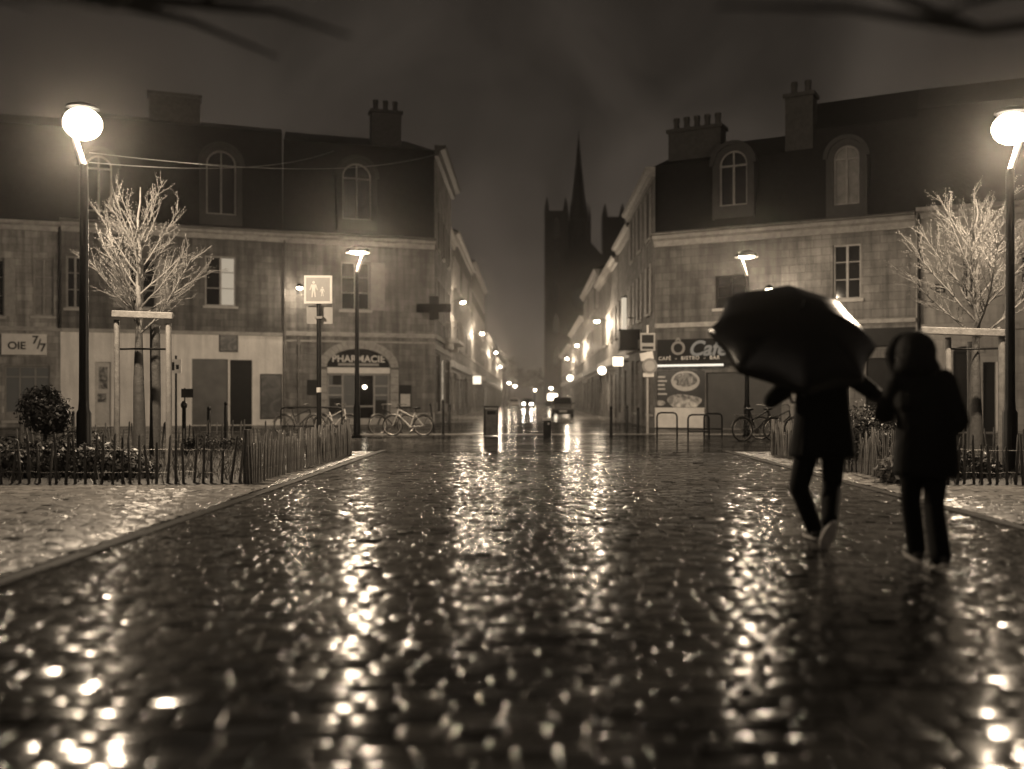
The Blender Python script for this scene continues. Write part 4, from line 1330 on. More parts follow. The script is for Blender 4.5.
# ---------------------------------------------------------------- bicycles
def bicycle(label, loc, rotz, framemat):
    o = thing('bicycle', label, 'bicycle', loc, rotz, 'parked bicycles')
    R_ = .335; X1, X2 = -.53, .53
    for x, nm in ((X1, 'rear'), (X2, 'front')):
        w = part('wheel', MB().lathe([(.03, -.05), (.03, .05)], 10, Matrix.Translation((x, 0, R_)) @ Matrix.Rotation(PI / 2, 4, 'X')), M_zinc, o)
        pts = [(x + R_ * math.cos(t), 0, R_ + .0 + R_ * math.sin(t)) for t in np.linspace(0, 2 * PI, 33)]
        part('tyre', MB().tube(pts, .022, 8, False), M_black, w)
        pts = [(x + (R_ - .03) * math.cos(t), 0, R_ + (R_ - .03) * math.sin(t)) for t in np.linspace(0, 2 * PI, 33)]
        part('rim', MB().tube(pts, .012, 6, False), noise_mat('bright_rim', .6, .25, .1, 4, metal=.8), w)
        sp = MB()
        for k in range(18):
            t = 2 * PI * k / 18; sp.tube([(x, .02 * (-1) ** k, R_), (x + (R_ - .03) * math.cos(t), 0, R_ + (R_ - .03) * math.sin(t))], .0025, 4, False)
        part('spokes', sp, M_zinc, w)
        mg = [(x + (R_ + .045) * math.cos(t), 0, R_ + (R_ + .045) * math.sin(t)) for t in (np.linspace(.35, 2.9, 12) if nm == 'rear' else np.linspace(.9, 2.7, 10))]
        part('mudguard', MB().tube(mg, .02, 6), M_zinc, o)
    f = MB(); bb = (-.08, 0, .29); st = (-.25, 0, .78); hb = (.36, 0, .72); ht = (.33, 0, .88)
    f.tube([bb, st], .018, 8); f.tube([bb, hb], .022, 8); f.tube([(-.2, 0, .62), ht], .018, 8); f.tube([hb, ht], .022, 8)
    for y in (-.05, .05):
        f.tube([(bb[0], y * .5, bb[2]), (X1, y, R_)], .011, 6); f.tube([(st[0], y * .3, .7), (X1, y, R_)], .01, 6)
        f.tube([(.37, y, .68), (X2, y, R_)], .014, 6)
    part('frame', f, framemat, o)
    part('handlebar', MB().tube([ht, (.33, 0, 1.02)], .014, 8).tube([(.12, -.29, 1.05), (.25, -.25, 1.06), (.36, -.08, 1.03), (.36, .08, 1.03), (.25, .25, 1.06), (.12, .29, 1.05)], .013, 8), M_zinc, o)
    part('saddle', MB().ellipsoid((-.3, 0, .93), (.15, .085, .045)).tube([st, (-.28, 0, .92)], .013, 8), M_black, o)
    part('crank', MB().lathe([(.09, -.012), (.09, .012)], 16, Matrix.Translation((bb[0], -.05, bb[2])) @ Matrix.Rotation(PI / 2, 4, 'X')).tube([(bb[0], -.08, bb[2]), (bb[0] + .12, -.08, bb[2] - .12)], .01, 6).box(bb[0] + .08, bb[0] + .17, -.17, -.08, bb[2] - .135, bb[2] - .11), M_zinc, o)
    part('carrier', MB().box(-.78, -.38, -.06, .06, .755, .77).tube([(-.72, .05, .755), (X1, .05, R_)], .007, 6).tube([(-.72, -.05, .755), (X1, -.05, R_)], .007, 6), M_zinc, o)
    return o


M_cream = noise_mat('cream_enamel', .5, .3, .15, 3, coat=.5)
bicycle('pale bicycle parked in the open left of the street mouth', (gp(408, 33.8).x, 33.8, 0), PI - .12, M_cream)
bicycle('dark bicycle leaning behind the pale one by the pharmacy', (gp(392, 35.2).x, 35.2, 0), PI + .5, M_dark)
bicycle('dark bicycle behind the left fence, nearer the mural', (gp(300, 34.6).x, 34.6, 0), .25, M_dark)
bicycle('pale bicycle behind the fence under the walking sign', (gp(336, 34.9).x, 34.9, 0), -.3, M_cream)
bicycle('dark bicycle parked left of the man by the fence', (gp(758, 29.4).x, 29.4, 0), .35, M_black)
bicycle('second dark bicycle half hidden behind the man', (gp(778, 30.5).x, 30.5, 0), -.25, M_dark)


# ---------------------------------------------------------------- planting beds: fences, trees, guards, shrubs
def picket_mesh(k):
    r = random.Random(k); h = r.uniform(.54, .76); a, b = r.uniform(-.015, .015), r.uniform(-.015, .015)
    mb = MB().tube([(0, 0, -.02), (a, b, h * .5), (a * 2 + .01 * r.uniform(-1, 1), b * 2, h - .03), (a * 2, b * 2, h)], [.021, .02, .018, .008], 7)
    return mb.mesh('picket')


PICK = [picket_mesh(k) for k in range(8)]; PICKD = [m.copy() for m in PICK]


def paling_fence(label, a, b, space, dark=False, post=True):
    a, b = Vector((*a, 0)), Vector((*b, 0)); u = b - a; L = u.length; u.normalize()
    o = thing('paling_fence', label, 'fence', a, math.atan2(u.y, u.x), 'low paling fences round the beds')
    n = min(98, int(L / space))
    for k in range(n + 1):
        s = L * k / n
        M = Matrix.Translation((s + random.uniform(-.015, .015), random.uniform(-.02, .02), random.uniform(-.03, .02))) @ Matrix.Rotation(random.gauss(0, .06), 4, 'Y') @ Matrix.Rotation(random.uniform(-.04, .04), 4, 'X')
        part('picket', random.choice(PICKD if dark else PICK), M_darkpale if dark else M_pale, o, M)
    wr = MB()
    for z in (.18, .5):
        pts = [(L * i / 40, .022 * (-1) ** i, z + random.uniform(-.012, .012)) for i in range(41)]
        wr.tube(pts, .004, 4)
    part('wire', wr, M_zinc, o)
    if post:
        for s in (0.05, L - .05):
            part('end_post', MB().tube([(s, .05, -.05), (s, .05, .78)], [.045, .04], 8), M_wood if not dark else M_darkpale, o)
    return o


bl, br_ = BED_L, BED_R
paling_fence('front paling fence of the left bed, widely spaced stakes', (-8.2, bl[2] + .12), (bl[1] - .1, bl[2] + .12), .125, True)
paling_fence('dense paling fence along the left bed beside the roadway', (bl[1] - .08, bl[2] + .2), (bl[1] - .08, bl[3] - .1), .085, False)
paling_fence('rear paling fence of the left bed before the white house', (-11.3, bl[3] - .08), (bl[1] - .15, bl[3] - .08), .12, True)
paling_fence('paling fence of the right bed along the roadway behind the man', (br_[0] + .1, br_[2] + .2), (br_[0] + .1, br_[3] - .1), .085, False)
paling_fence('front paling fence of the right bed behind the woman', (br_[0] + .15, br_[2] + .12), (10.5, br_[2] + .12), .115, True)
paling_fence('rear paling fence of the right bed before the stone houses', (br_[0] + .15, br_[3] - .08), (12.3, br_[3] - .08), .13, True)


def bare_tree(label, loc, trunk_h, top, spread, seed):
    r = random.Random(seed)
    o = thing('young_tree', label, 'tree', loc, 0, 'young bare trees in the beds')
    part('trunk', MB().tube([(0, 0, -.05), (.01, 0, .6), (-.01, .01, trunk_h * .6), (0, 0, trunk_h)], [.13, .11, .095, .06], 12), M_trunk, o)
    mb = MB()
    lead = [(0, 0, trunk_h - .02)]
    n = 9
    for i in range(1, n + 1):
        lead.append((.03 * math.sin(i * 1.7), .03 * math.cos(i * 2.1), trunk_h + (top - trunk_h) * .8 * i / n))
    mb.tube(lead, [.055 * (1 - i / (n + 1)) + .006 for i in range(n + 1)], 7)

    def buds(p0, p1, cnt, s):
        for _ in range(cnt):
            q = p0.lerp(p1, r.random()) + Vector((r.uniform(-.02, .02), r.uniform(-.02, .02), r.uniform(-.01, .03)))
            a = s * r.uniform(.6, 1.3)
            mb.add([q + Vector((a, 0, 0)), q + Vector((-a, 0, 0)), q + Vector((0, a, 0)), q + Vector((0, -a, 0)), q + Vector((0, 0, a * 1.6)), q + Vector((0, 0, -a))],
                   [(0, 2, 4), (2, 1, 4), (1, 3, 4), (3, 0, 4), (2, 0, 5), (1, 2, 5), (3, 1, 5), (0, 3, 5)])

    def limb(p, d, l, rad, lev):
        pts = [p]; q = Vector(p); dd = Vector(d).normalized(); seg = 5 if lev < 2 else 3
        for i in range(seg):
            dd = (dd + Vector((r.uniform(-.13, .13), r.uniform(-.13, .13), .03 + r.uniform(-.06, .08)))).normalized()
            q = q + dd * l / seg; pts.append(q.copy())
        mb.tube(pts, [rad * (1 - .8 * i / seg) for i in range(seg + 1)], 5 if lev < 2 else 4, lev < 2)
        for i in range(seg):
            buds(pts[i], pts[i + 1], int(l / seg * (26 if lev else 10)), .009)
        if lev < 2:
            k = int(l * (9 if lev == 0 else 7)) + 1
            for j in range(k):
                t = .18 + .8 * j / k + r.uniform(-.03, .05); idx = min(seg - 1, int(t * seg)); b = pts[idx].lerp(pts[idx + 1], t * seg - idx)
                ax = (pts[idx + 1] - pts[idx]).normalized(); s_ = ax.orthogonal().normalized(); s_ = Matrix.Rotation(r.uniform(0, 2 * PI), 3, ax) @ s_
                limb(b, ax * 1.0 + s_ * r.uniform(.45, .8), l * r.uniform(.28, .5) * (1 - .4 * t), rad * .34, lev + 1)
    m = 22
    for i in range(m):
        t = i / (m - 1); z = trunk_h - .1 + (top - trunk_h) * .58 * t; an = i * 2.399 + r.uniform(-.3, .3)
        up = .72 + .9 * t
        limb(Vector((0, 0, z)), Vector((math.cos(an), math.sin(an), up)), spread * (1.25 - .6 * t) * r.uniform(.8, 1.1), .024 * (1.1 - .5 * t), 0)
    part('crown', mb, M_bark, o)
    return o


TD = 18.3
PT = gp(139, TD); bare_tree('young bare tree with pale budding twigs in the left bed', (PT.x, TD, 0), 2.5, 5.75, 1.5, 3)
PT2 = gp(976, TD); bare_tree('larger young bare tree lit by the lamp in the right bed', (PT2.x, TD, 0), 2.4, 5.5, 1.8, 8)


def tree_guard(label, x, y, posts, beams):
    o = thing('tree_guard', label, 'tree guard', (x, y, 0), 0, 'timber tree guards')
    for (dx, dy, h, r, m) in posts:
        part('stake', MB().tube([(dx, dy, -.1), (dx + .01, dy, h * .5), (dx, dy, h)], [r, r * .95, r * .9], 9), m, o)
    for (p, q, w) in beams:
        part('crossbar', MB().bar(p, q, w * .6, w), M_wood, o, bevel=.015)
    part('tie', MB().tube([(posts[0][0], posts[0][1], 2.1), (.0, -.12, 2.13), (posts[1][0], posts[1][1], 2.1)], .02, 6), M_black, o)
    return o


x = PT.x
M_stk = noise_mat('pale_stake', .2, .6, .25, 8, bump=.3)
tree_guard('timber stake guard with crossbar round the left bare tree', x, TD,
           [(gp(116.5, 17.7).x - x, -.6, 2.62, .055, M_wood), (gp(168.5, 17.7).x - x, -.6, 2.55, .055, M_stk), (gp(155, 18.9).x - x, .6, 2.62, .105, M_trunk)],
           [((gp(112, 17.6).x - x, -.7, 2.72), (gp(173, 17.6).x - x, -.7, 2.68), .12)])
x = PT2.x
tree_guard('timber stake guard with long crossbar round the right bare tree', x, TD,
           [(gp(948, 17.6).x - x, -.7, 2.3, .06, M_stk), (gp(1002, 17.4).x - x, -.9, 2.36, .075, M_wood), (gp(972, 18.9).x - x, .6, 2.3, .1, M_darkpale)],
           [((gp(921, 17.5).x - x, -.8, 2.42), (gp(1008, 17.3).x - x, -1.0, 2.36), .13), ((gp(1000, 17.3).x - x, -.95, 2.42), (gp(1004, 19.3).x - x, 1.0, 2.38), .1)])


def leaf_cloud(mb, c, rad, count, size, r, shell=.55):
    for _ in range(count):
        d = Vector((r.gauss(0, 1), r.gauss(0, 1), r.gauss(0, 1))).normalized() * (shell + (1 - shell) * r.random()) * max(.7, r.gauss(1, .11))
        p = Vector((c[0] + d.x * rad[0], c[1] + d.y * rad[1], max(.02, c[2] + d.z * rad[2])))
        n = (d + Vector((r.uniform(-1, 1), r.uniform(-1, 1), r.uniform(-.4, 1)))).normalized(); t = n.orthogonal().normalized(); t = Matrix.Rotation(r.uniform(0, 6.28), 3, n) @ t; b = n.cross(t); s = size * r.uniform(.6, 1.4)
        mb.add([p - t * s, p + b * s * .45, p + t * s, p - b * s * .45], [(0, 1, 2, 3)])


def shrub(label, loc, blobs, size, seed, name='shrub', stem=.0, mat=None, dens=900):
    r = random.Random(seed); o = thing(name, label, 'shrub', loc, 0, 'shrubs in the beds')
    mb = MB()
    for c, rad in blobs: leaf_cloud(mb, c, rad, int(dens * (rad[0] * rad[2] / .12) ** .8), size, r)
    me = mb.mesh('foliage', False); part('foliage', me, mat or M_leaf, o)
    st = MB()
    if stem: st.tube([(0, 0, -.05), (.01, 0, stem)], [.04, .03], 7)
    for c, rad in blobs:
        for k in range(5):
            a = r.uniform(0, 6.28); st.tube([(c[0] * .3, c[1] * .3, .0 if not stem else stem * .9), (c[0] + .3 * rad[0] * math.cos(a), c[1] + .3 * rad[1] * math.sin(a), c[2] + rad[2] * .5)], [.015, .006], 5)
    part('stem', st, M_trunk, o)
    return o


P = gp(45, 15.6); shrub('round clipped shrub ball at the left before the shop', (P.x, 15.6, 0), [((0, 0, 1.0), (.37, .36, .33)), ((-.12, .02, 1.16), (.26, .25, .24)), ((.16, -.03, .9), (.25, .25, .22)), ((.05, 0, 1.22), (.17, .18, .2))], .035, 1, 'clipped_shrub', .75, dens=2200)
P = gp(112, 14.6); shrub('low dark bush in front of the left bare tree', (P.x, 14.6, 0), [((0, 0, .26), (.5, .4, .33)), ((-.35, .2, .2), (.4, .3, .26)), ((.35, .1, .18), (.3, .3, .22))], .04, 2)
P = gp(40, 14.8); shrub('wide low hedge bush at the far left under the clipped ball', (P.x, 14.8, 0), [((0, 0, .3), (.55, .4, .34)), ((-.6, .1, .32), (.5, .4, .36)), ((.5, .2, .26), (.4, .35, .3))], .04, 3)
P = gp(75, 17); shrub('leafy bush at the foot of the tall left lamp', (P.x, 17, 0), [((0, 0, .35), (.6, .5, .4))], .045, 4)
P = gp(865, 16.5); shrub('square clipped hedge block between the two walkers', (P.x, 16.5, 0), [((-.15, 0, .62), (.33, .3, .5)), ((.15, 0, .62), (.33, .3, .5))], .03, 5, 'clipped_hedge', dens=1800)
P = gp(945, 14.7); shrub('low dark bush behind the woman at the front of the right bed', (P.x, 14.7, 0), [((0, 0, .22), (.6, .4, .3)), ((.5, .1, .18), (.4, .3, .24))], .04, 6)
P = gp(895, 14.4); shrub('small pale leaved plant at the corner of the right bed', (P.x, 14.4, 0), [((0, 0, .18), (.28, .25, .22))], .05, 7, mat=noise_mat('pale_leaves', .14, .4, .5, 6))
P = gp(205, 21.2); shrub('low bush at the rear of the left bed', (P.x, 21.2, 0), [((0, 0, .2), (.5, .35, .28)), ((.6, .1, .18), (.4, .3, .22))], .04, 9)

# far trees closing the street
for px, D, w, h, lab in ((505, 215, 4.5, 11.5, 'dark far tree at the left of the street end'), (534, 250, 6, 10.2, 'wide dark far tree closing the middle of the street'), (552, 262, 5, 9.0, 'low dark far tree at the right of the street end')):
    r = random.Random(px); P = gp(px, D)
    o = thing('far_tree', lab, 'tree', (P.x, D, 0), 0, 'far trees at the street end')
    part('trunk', MB().tube([(0, 0, 0), (.1, 0, h * .5)], [.3, .18], 8), M_trunk, o)
    mb = MB()
    for k in range(9):
        leaf_cloud(mb, (r.uniform(-w * .6, w * .6), r.uniform(-w * .5, w * .5), h * r.uniform(.5, .85)), (w * .4, w * .4, h * .2), 260, .28, r, .3)
    part('crown', mb.mesh('crown', False), M_leaf, o)

def overhang(label, trunk, targets, seed):
    r = random.Random(seed); o = thing('plane_tree', label, 'tree', (*trunk, 0), 0, 'big trees overhanging the camera')
    part('trunk', MB().tube([(0, 0, -.1), (.03, 0, 1.2), (0, .02, 2.6)], [.24, .2, .17], 12), M_trunk, o)
    mb = MB()
    for t in targets:
        p0 = Vector((0, 0, 2.45)); p1 = Vector(t) - Vector((*trunk, 0)); pts = []
        for k in range(8):
            q = p0.lerp(p1, k / 7) + Vector((r.uniform(-.06, .06), r.uniform(-.06, .06), .25 * math.sin(PI * k / 7) + r.uniform(-.05, .05))) * (k > 0)
            pts.append(q)
        mb.tube(pts, [.07 * (1 - k / 8.5) + .006 for k in range(8)], 7)
        for k in range(3, 8):
            for _ in range(2):
                d = ((p1 - p0).normalized() + Vector((r.uniform(-.6, .6), r.uniform(-.5, .5), r.uniform(-.3, .8)))).normalized(); l = r.uniform(.4, .9)
                mb.tube([pts[k], pts[k] + d * l * .5 + Vector((0, 0, .03)), pts[k] + d * l], [.022, .014, .005], 5)
    part('crown', mb, M_trunk, o)


overhang('big dark tree beyond the left edge, bare limbs hanging into the top corner', (-4.1, 3.9), [(-.95, 3.3, 2.52), (-1.2, 3.5, 2.56), (-1.35, 3.1, 2.4)], 4)
overhang('big dark tree beyond the right edge, bare limbs hanging into the top corner', (5.1, 3.9), [(1.15, 3.4, 2.6), (1.35, 3.3, 2.5), (1.45, 3.1, 2.38)], 9)

# overhead cables from the left lamp to the houses
for (x0, y0, z0, x1, y1, z1, sag, lab) in ((-8.9, 20.2, 6.2, -2.2, 50.6, 13.6, .5, 'thin cable from the left lamp to the pharmacy eaves'), (-8.9, 20.2, 6.0, -9.5, 48.6, 13.3, .4, 'thin cable from the left lamp to the dark roof')):
    pts = []
    for k in range(25):
        t = k / 24; pts.append((x0 + (x1 - x0) * t - 2.6 * (lab.endswith('eaves')) * t, y0 + (y1 - y0) * t, z0 + (z1 - z0) * t - sag * 4 * t * (1 - t)))
    mb = MB().tube(pts, .012, 5); me = mb.mesh('overhead_cable'); me.materials.append(noise_mat('cable_grey', .07, .4, .2, 3))
    o = bpy.data.objects.new('overhead_cable', me); COL.objects.link(o); tag(o, lab, 'cable', 'overhead cables')


# ---------------------------------------------------------------- cars
def car(label, loc, rotz, mat, lights, head=False, w=1.66, l=4.0, h=1.42, group='cars in the street'):
    """front along +y"""
    o = thing('car', label, 'car', loc, rotz, group)
    # body cross sections along y (half width, bottom, shoulder height)
    secs = [(-l / 2, .8, .42, .78), (-l / 2 + .12, .96, .3, .9), (-l / 2 + .5, 1.0, .24, .93), (0, 1.0, .22, .92), (l / 2 - .9, 1.0, .24, .86), (l / 2 - .2, .94, .3, .72), (l / 2, .74, .4, .6)]
    vs, fs = [], []
    for y, k, b, t in secs:
        hw = w / 2 * k
        ring = [(-hw * .9, b), (-hw, b + .14), (-hw, t - .16), (-hw * .93, t), (hw * .93, t), (hw, t - .16), (hw, b + .14), (hw * .9, b)]
        vs += [(x, y, z) for x, z in ring]
    m = len(secs)
    for i in range(m - 1):
        for k in range(8):
            fs.append((i * 8 + k, i * 8 + (k + 1) % 8, (i + 1) * 8 + (k + 1) % 8, (i + 1) * 8 + k))
    fs += [tuple(range(8)), tuple(range((m - 1) * 8, m * 8))]
    b = MB().add(vs, fs); part('body', b, mat, o, bevel=.03)
    cab = [(-l / 2 + .28, .90, .9), (-l / 2 + .62, h, .74), (.2, h + .02, .74), (1.0, .88, .9)]
    vs = []
    for y, z, k in cab: vs += [(-w / 2 * k, y, z), (w / 2 * k, y, z)]
    c = MB().add(vs, [(0, 1, 3, 2), (2, 3, 5, 4), (4, 5, 7, 6), (0, 2, 4, 6), (1, 7, 5, 3)]); part('cabin', c, mat, o, bevel=.05)
    rw = MB(); f = lambda t, s: (s, cab[0][0] + (cab[1][0] - cab[0][0]) * t - .012, cab[0][1] + (cab[1][1] - cab[0][1]) * t + .006)
    rw.add([f(.12, -w / 2 * .78), f(.12, w / 2 * .78), f(.86, w / 2 * .66), f(.86, -w / 2 * .66)], [(0, 1, 2, 3)]); part('rear_window', rw, M_glass, o)
    g = lambda t, s: (s, cab[3][0] + (cab[2][0] - cab[3][0]) * t + .012, cab[3][1] + (cab[2][1] - cab[3][1]) * t + .008)
    ws = MB(); ws.add([g(.1, -w / 2 * .8), g(.1, w / 2 * .8), g(.88, w / 2 * .66), g(.88, -w / 2 * .66)], [(0, 1, 2, 3)]); part('windscreen', ws, M_glass, o)
    for x in (-1, 1):
        sw_ = MB(); sw_.add([(x * (w / 2 * .9 + .004), cab[0][0] + .25, .95), (x * (w / 2 * .9 + .004), .85, .95), (x * (w / 2 * .77 + .006), .2, h - .1), (x * (w / 2 * .77 + .006), cab[1][0] + .06, h - .1)], [(0, 1, 2, 3)]); part('side_window', sw_, M_glass, o)
        part('rear_light', MB().box(x * w * .43 - .07, x * w * .43 + .07, -l / 2 - .0, -l / 2 + .1, .62, .84), noise_mat('lamp_red_glass', .3, .2, .2, 4), o, bevel=.02)
        part('headlight', MB().ellipsoid((x * w * .34, l / 2 - .04, .62), (.16, .08, .09), 10, 6), emit_mat('headlamp', 120, (1, .92, .8)) if head else M_glass, o)
        part('mirror', MB().box(x * w * .5 - .02, x * w * .5 + x * .14 + .02, .55, .68, .92, 1.04) if x > 0 else MB().box(-w * .5 - .16, -w * .5 + .02, .55, .68, .92, 1.04), mat, o, bevel=.02)
        for y in (-l / 2 + .75, l / 2 - .78):
            wl = part('wheel', MB().lathe([(.3, -.09), (.31, -.07), (.31, .07), (.3, .09)], 20, Matrix.Translation((x * (w / 2 - .1), y, .31)) @ Matrix.Rotation(PI / 2, 4, 'Y')), M_black, o)
            part('rim', MB().lathe([(.19, -.1), (.19, .1)], 14, Matrix.Translation((x * (w / 2 - .1), y, .31)) @ Matrix.Rotation(PI / 2, 4, 'Y')), M_zinc, wl)
    part('bumper', MB().box(-w * .46, w * .46, -l / 2 - .05, -l / 2 + .12, .34, .56), M_dark, o, bevel=.03)
    part('number_plate', MB().box(-.26, .26, -l / 2 - .058, -l / 2 - .051, .4, .51), M_white, o)
    if head:
        for x in (-1, 1): lamp_light(o, (x * w * .34, l / 2 + .1, .62), 60, .08)
    return o


M_car = noise_mat('grey_car_paint', .10, .25, .15, 3, metal=.3, coat=1)
car('small grey car seen from behind parked at the right of the street', (gp(563, 66).x, 68, 0), 0, M_car, False, w=1.5, l=3.7)
car('far oncoming car with headlights glaring down the street middle', (gp(527.5, 150).x, 152, 0), PI, M_dark, True, head=True)
car('far pale car parked on the left of the street', (gp(514, 150).x, 150, 0), PI, noise_mat('pale_car_paint', .55, .25, .1, 3, coat=1), False)


# ---------------------------------------------------------------- people
def fuse(mb, voxel, smooth=6, name='body'):
    """one continuous skin from overlapping volumes"""
    me = mb.mesh(name); o = bpy.data.objects.new(name, me); COL.objects.link(o)
    m = o.modifiers.new('r', 'REMESH'); m.mode = 'VOXEL'; m.voxel_size = voxel; m.use_smooth_shade = True
    if smooth:
        s = o.modifiers.new('s', 'SMOOTH'); s.iterations = smooth; s.factor = .5
    dg = bpy.context.evaluated_depsgraph_get()
    r = bpy.data.meshes.new_from_object(o.evaluated_get(dg))
    bpy.data.objects.remove(o); bpy.data.meshes.remove(me)
    for p in r.polygons: p.use_smooth = True
    return r


def chain(mb, pts, rads):
    for i in range(len(pts) - 1): mb.capsule(pts[i], pts[i + 1], rads[i], rads[i + 1], 12)


def hand(mb, wrist, direction, palm_n, curl, thumb_side, s=1.0):
    """palm and five fingers; curl in radians per joint"""
    w = Vector(wrist); d = Vector(direction).normalized(); n = Vector(palm_n); n = (n - d * n.dot(d)).normalized(); x = d.cross(n) * thumb_side
    for k in range(4):
        off = x * (.033 - .022 * k) * s
        a = w + d * .02 * s + off * .6; b = w + d * .085 * s + off
        mb.capsule(a, b, .016 * s, .012 * s, 8)
        q, dd = b, d.copy(); ax = x if thumb_side > 0 else -x
        for j, l in enumerate((.036, .026, .02)):
            l *= (0.95, 1.06, 1.0, .8)[k] * s
            rot = Matrix.Rotation(curl, 3, d.cross(n))
            dd = rot @ dd; e = q + dd * l
            mb.capsule(q, e, (.0095 - .001 * j) * s, (.0088 - .001 * j) * s, 8); q = e
    t0 = w + d * .03 * s + x * .03 * s; t1 = t0 + (d * .6 + x * .7 + n * .35).normalized() * .04 * s; t2 = t1 + (d * .85 + x * .15 + n * .5).normalized() * .033 * s
    mb.capsule(t0, t1, .013 * s, .011 * s, 8); mb.capsule(t1, t2, .011 * s, .009 * s, 8)


def head(mb, c, r=.1, yaw=0.0):
    """c = head centre, facing +y turned by yaw"""
    M = Matrix.Translation(c) @ Matrix.Rotation(yaw, 4, 'Z')
    mb.ellipsoid((0, -.01, .03), (.078, .1, .1), M=M); mb.ellipsoid((0, .025, -.04), (.062, .075, .085), M=M)
    mb.capsule(M @ Vector((0, .095, .02)), M @ Vector((0, .115, -.02)), .012, .016, 8)       # nose
    for sx in (-1, 1):
        mb.ellipsoid((sx * .08, 0, -.005), (.012, .022, .033), M=M)                               # ears
        mb.ellipsoid((sx * .032, .083, .025), (.016, .014, .012), M=M)                             # brows and lids
    mb.ellipsoid((0, .088, -.062), (.026, .014, .011), M=M)                                       # mouth
    mb.ellipsoid((0, .075, -.105), (.03, .025, .02), M=M)                                         # chin


M_skin = noise_mat('skin', .32, .5, .1, 10)
M_coat = noise_mat('black_wool_coat', .006, .8, .3, 20, spec=.25, bump=.2, bscale=80)
M_jean = noise_mat('dark_trousers', .006, .8, .3, 20, spec=.25)
M_puff = noise_mat('black_quilted_jacket', .006, .7, .3, 9, spec=.25, bump=.5, bscale=14)
M_shoe = noise_mat('dark_shoe', .05, .35, .3, 9)
M_sole = noise_mat('pale_sole', .55, .5, .2, 9)
M_hair = noise_mat('dark_hair', .015, .5, .4, 30)
M_fur = noise_mat('dark_fur', .008, .8, .5, 40, bump=1, bscale=60)

# --- the man under the umbrella
mx, my = 2.43, 8.28
man = thing('person', 'person in long dark coat walking away under the open umbrella', 'person', (mx, my, 0), 0, 'two people walking')
J = dict(pel=(-.02, 0, .93), waist=(-.01, .0, 1.1), ch=(0, .02, 1.32), nk=(.0, .03, 1.5), hd=(0, .06, 1.66),
         ls=(-.19, .01, 1.44), le=(-.42, .02, 1.2), lw=(-.24, .2, 1.26), rs=(.19, .01, 1.44), re=(.40, -.12, 1.24), rw=(.43, -.4, 1.19),
         lh=(-.1, 0, .9), lk=(-.17, .1, .47), la=(.02, .3, .09), rh=(.1, 0, .9), rk=(.1, .07, .5), ra=(-.03, -.28, .24))
V = {k: Vector(v) for k, v in J.items()}
b = MB()
b.ellipsoid(V['pel'], (.16, .11, .13)); b.ellipsoid(V['waist'], (.14, .1, .16)); b.ellipsoid(V['ch'], (.17, .115, .2)); b.capsule(V['ls'], V['rs'], .07, .07)
b.capsule((0, .02, 1.42), (0, .045, 1.58), .06, .052); head(b, V['hd'], yaw=-.25)
for s in 'lr':
    chain(b, [V[s + 's'], V[s + 'e'], V[s + 'w']], [.055, .042, .028]); chain(b, [V[s + 'h'], V[s + 'k'], V[s + 'a']], [.085, .058, .036])
b.capsule(V['la'], (.02, .48, .05), .035, .03); b.capsule(V['ra'], (-.06, -.2, .06), .035, .03)
hand(b, V['lw'], (.5, .3, .35), (.3, .6, -.6), 1.0, -1); hand(b, V['rw'], (.2, -1, -.15), (-.8, -.2, -.3), .6, 1)
me = fuse(b, .0075, 3); part('body', me, M_skin, man)
c = MB()
c.ellipsoid((0, .015, 1.33), (.215, .15, .22)); c.capsule((-.17, .01, 1.43), (.17, .01, 1.43), .085, .085); c.capsule((0, .03, 1.46), (0, .035, 1.53), .085, .07)
for s in 'lr': chain(c, [V[s + 's'], V[s + 'e'], V[s + 'w'].lerp(V[s + 'e'], .12)], [.085, .068, .05])
c.lathe([(.05, .715), (.268, .725), (.275, .76), (.255, .9), (.235, 1.05), (.22, 1.2), (.205, 1.35), (.05, 1.45)], 24, Matrix.Translation((-.0, .01, 0)), sy=.68)
for k in range(7):
    a = .5 + k * .85; c.capsule((.2 * math.cos(a), .01 + .13 * math.sin(a), 1.1), (.25 * math.cos(a), .01 + .165 * math.sin(a), .76), .02, .032)
me = fuse(c, .012, 5, 'coat'); part('coat', me, M_coat, man)
t = MB(); chain(t, [V['lh'], V['lk'], V['la'] + Vector((0, 0, .0))], [.11, .082, .07]); chain(t, [V['rh'], V['rk'], V['ra']], [.11, .082, .07])
me = fuse(t, .01, 5, 'trousers'); part('trousers', me, M_jean, man)


def shoe(parent, ankle, heel, toe, up, w=.048):
    """shoe from heel to toe with a separate pale sole"""
    a, h, t_ = Vector(ankle), Vector(heel), Vector(toe); u = Vector(up).normalized()
    s = MB(); s.capsule(h + u * .04, t_ + u * .03, w * .95, w * .8); s.capsule(a, h.lerp(t_, .3) + u * .05, .05, .052)
    part('shoe', fuse(s, .009, 3, 'shoe'), M_shoe, parent)
    d = (t_ - h).normalized(); x = d.cross(u).normalized()
    pts = []
    for k in range(20):
        an = 2 * PI * k / 20; l = math.cos(an); ww = math.sin(an)
        pts.append((h + t_) / 2 + d * l * ((t_ - h).length / 2 + .045) + x * ww * w * (1.0 + .12 * l))
    m2 = MB(); n = len(pts); m2.add([p - u * .012 for p in pts] + [p + u * .012 for p in pts], [tuple(range(n)), tuple(range(2 * n - 1, n - 1, -1))] + [(i, (i + 1) % n, (i + 1) % n + n, i + n) for i in range(n)])
    part('sole', m2, M_sole, parent, bevel=.004)


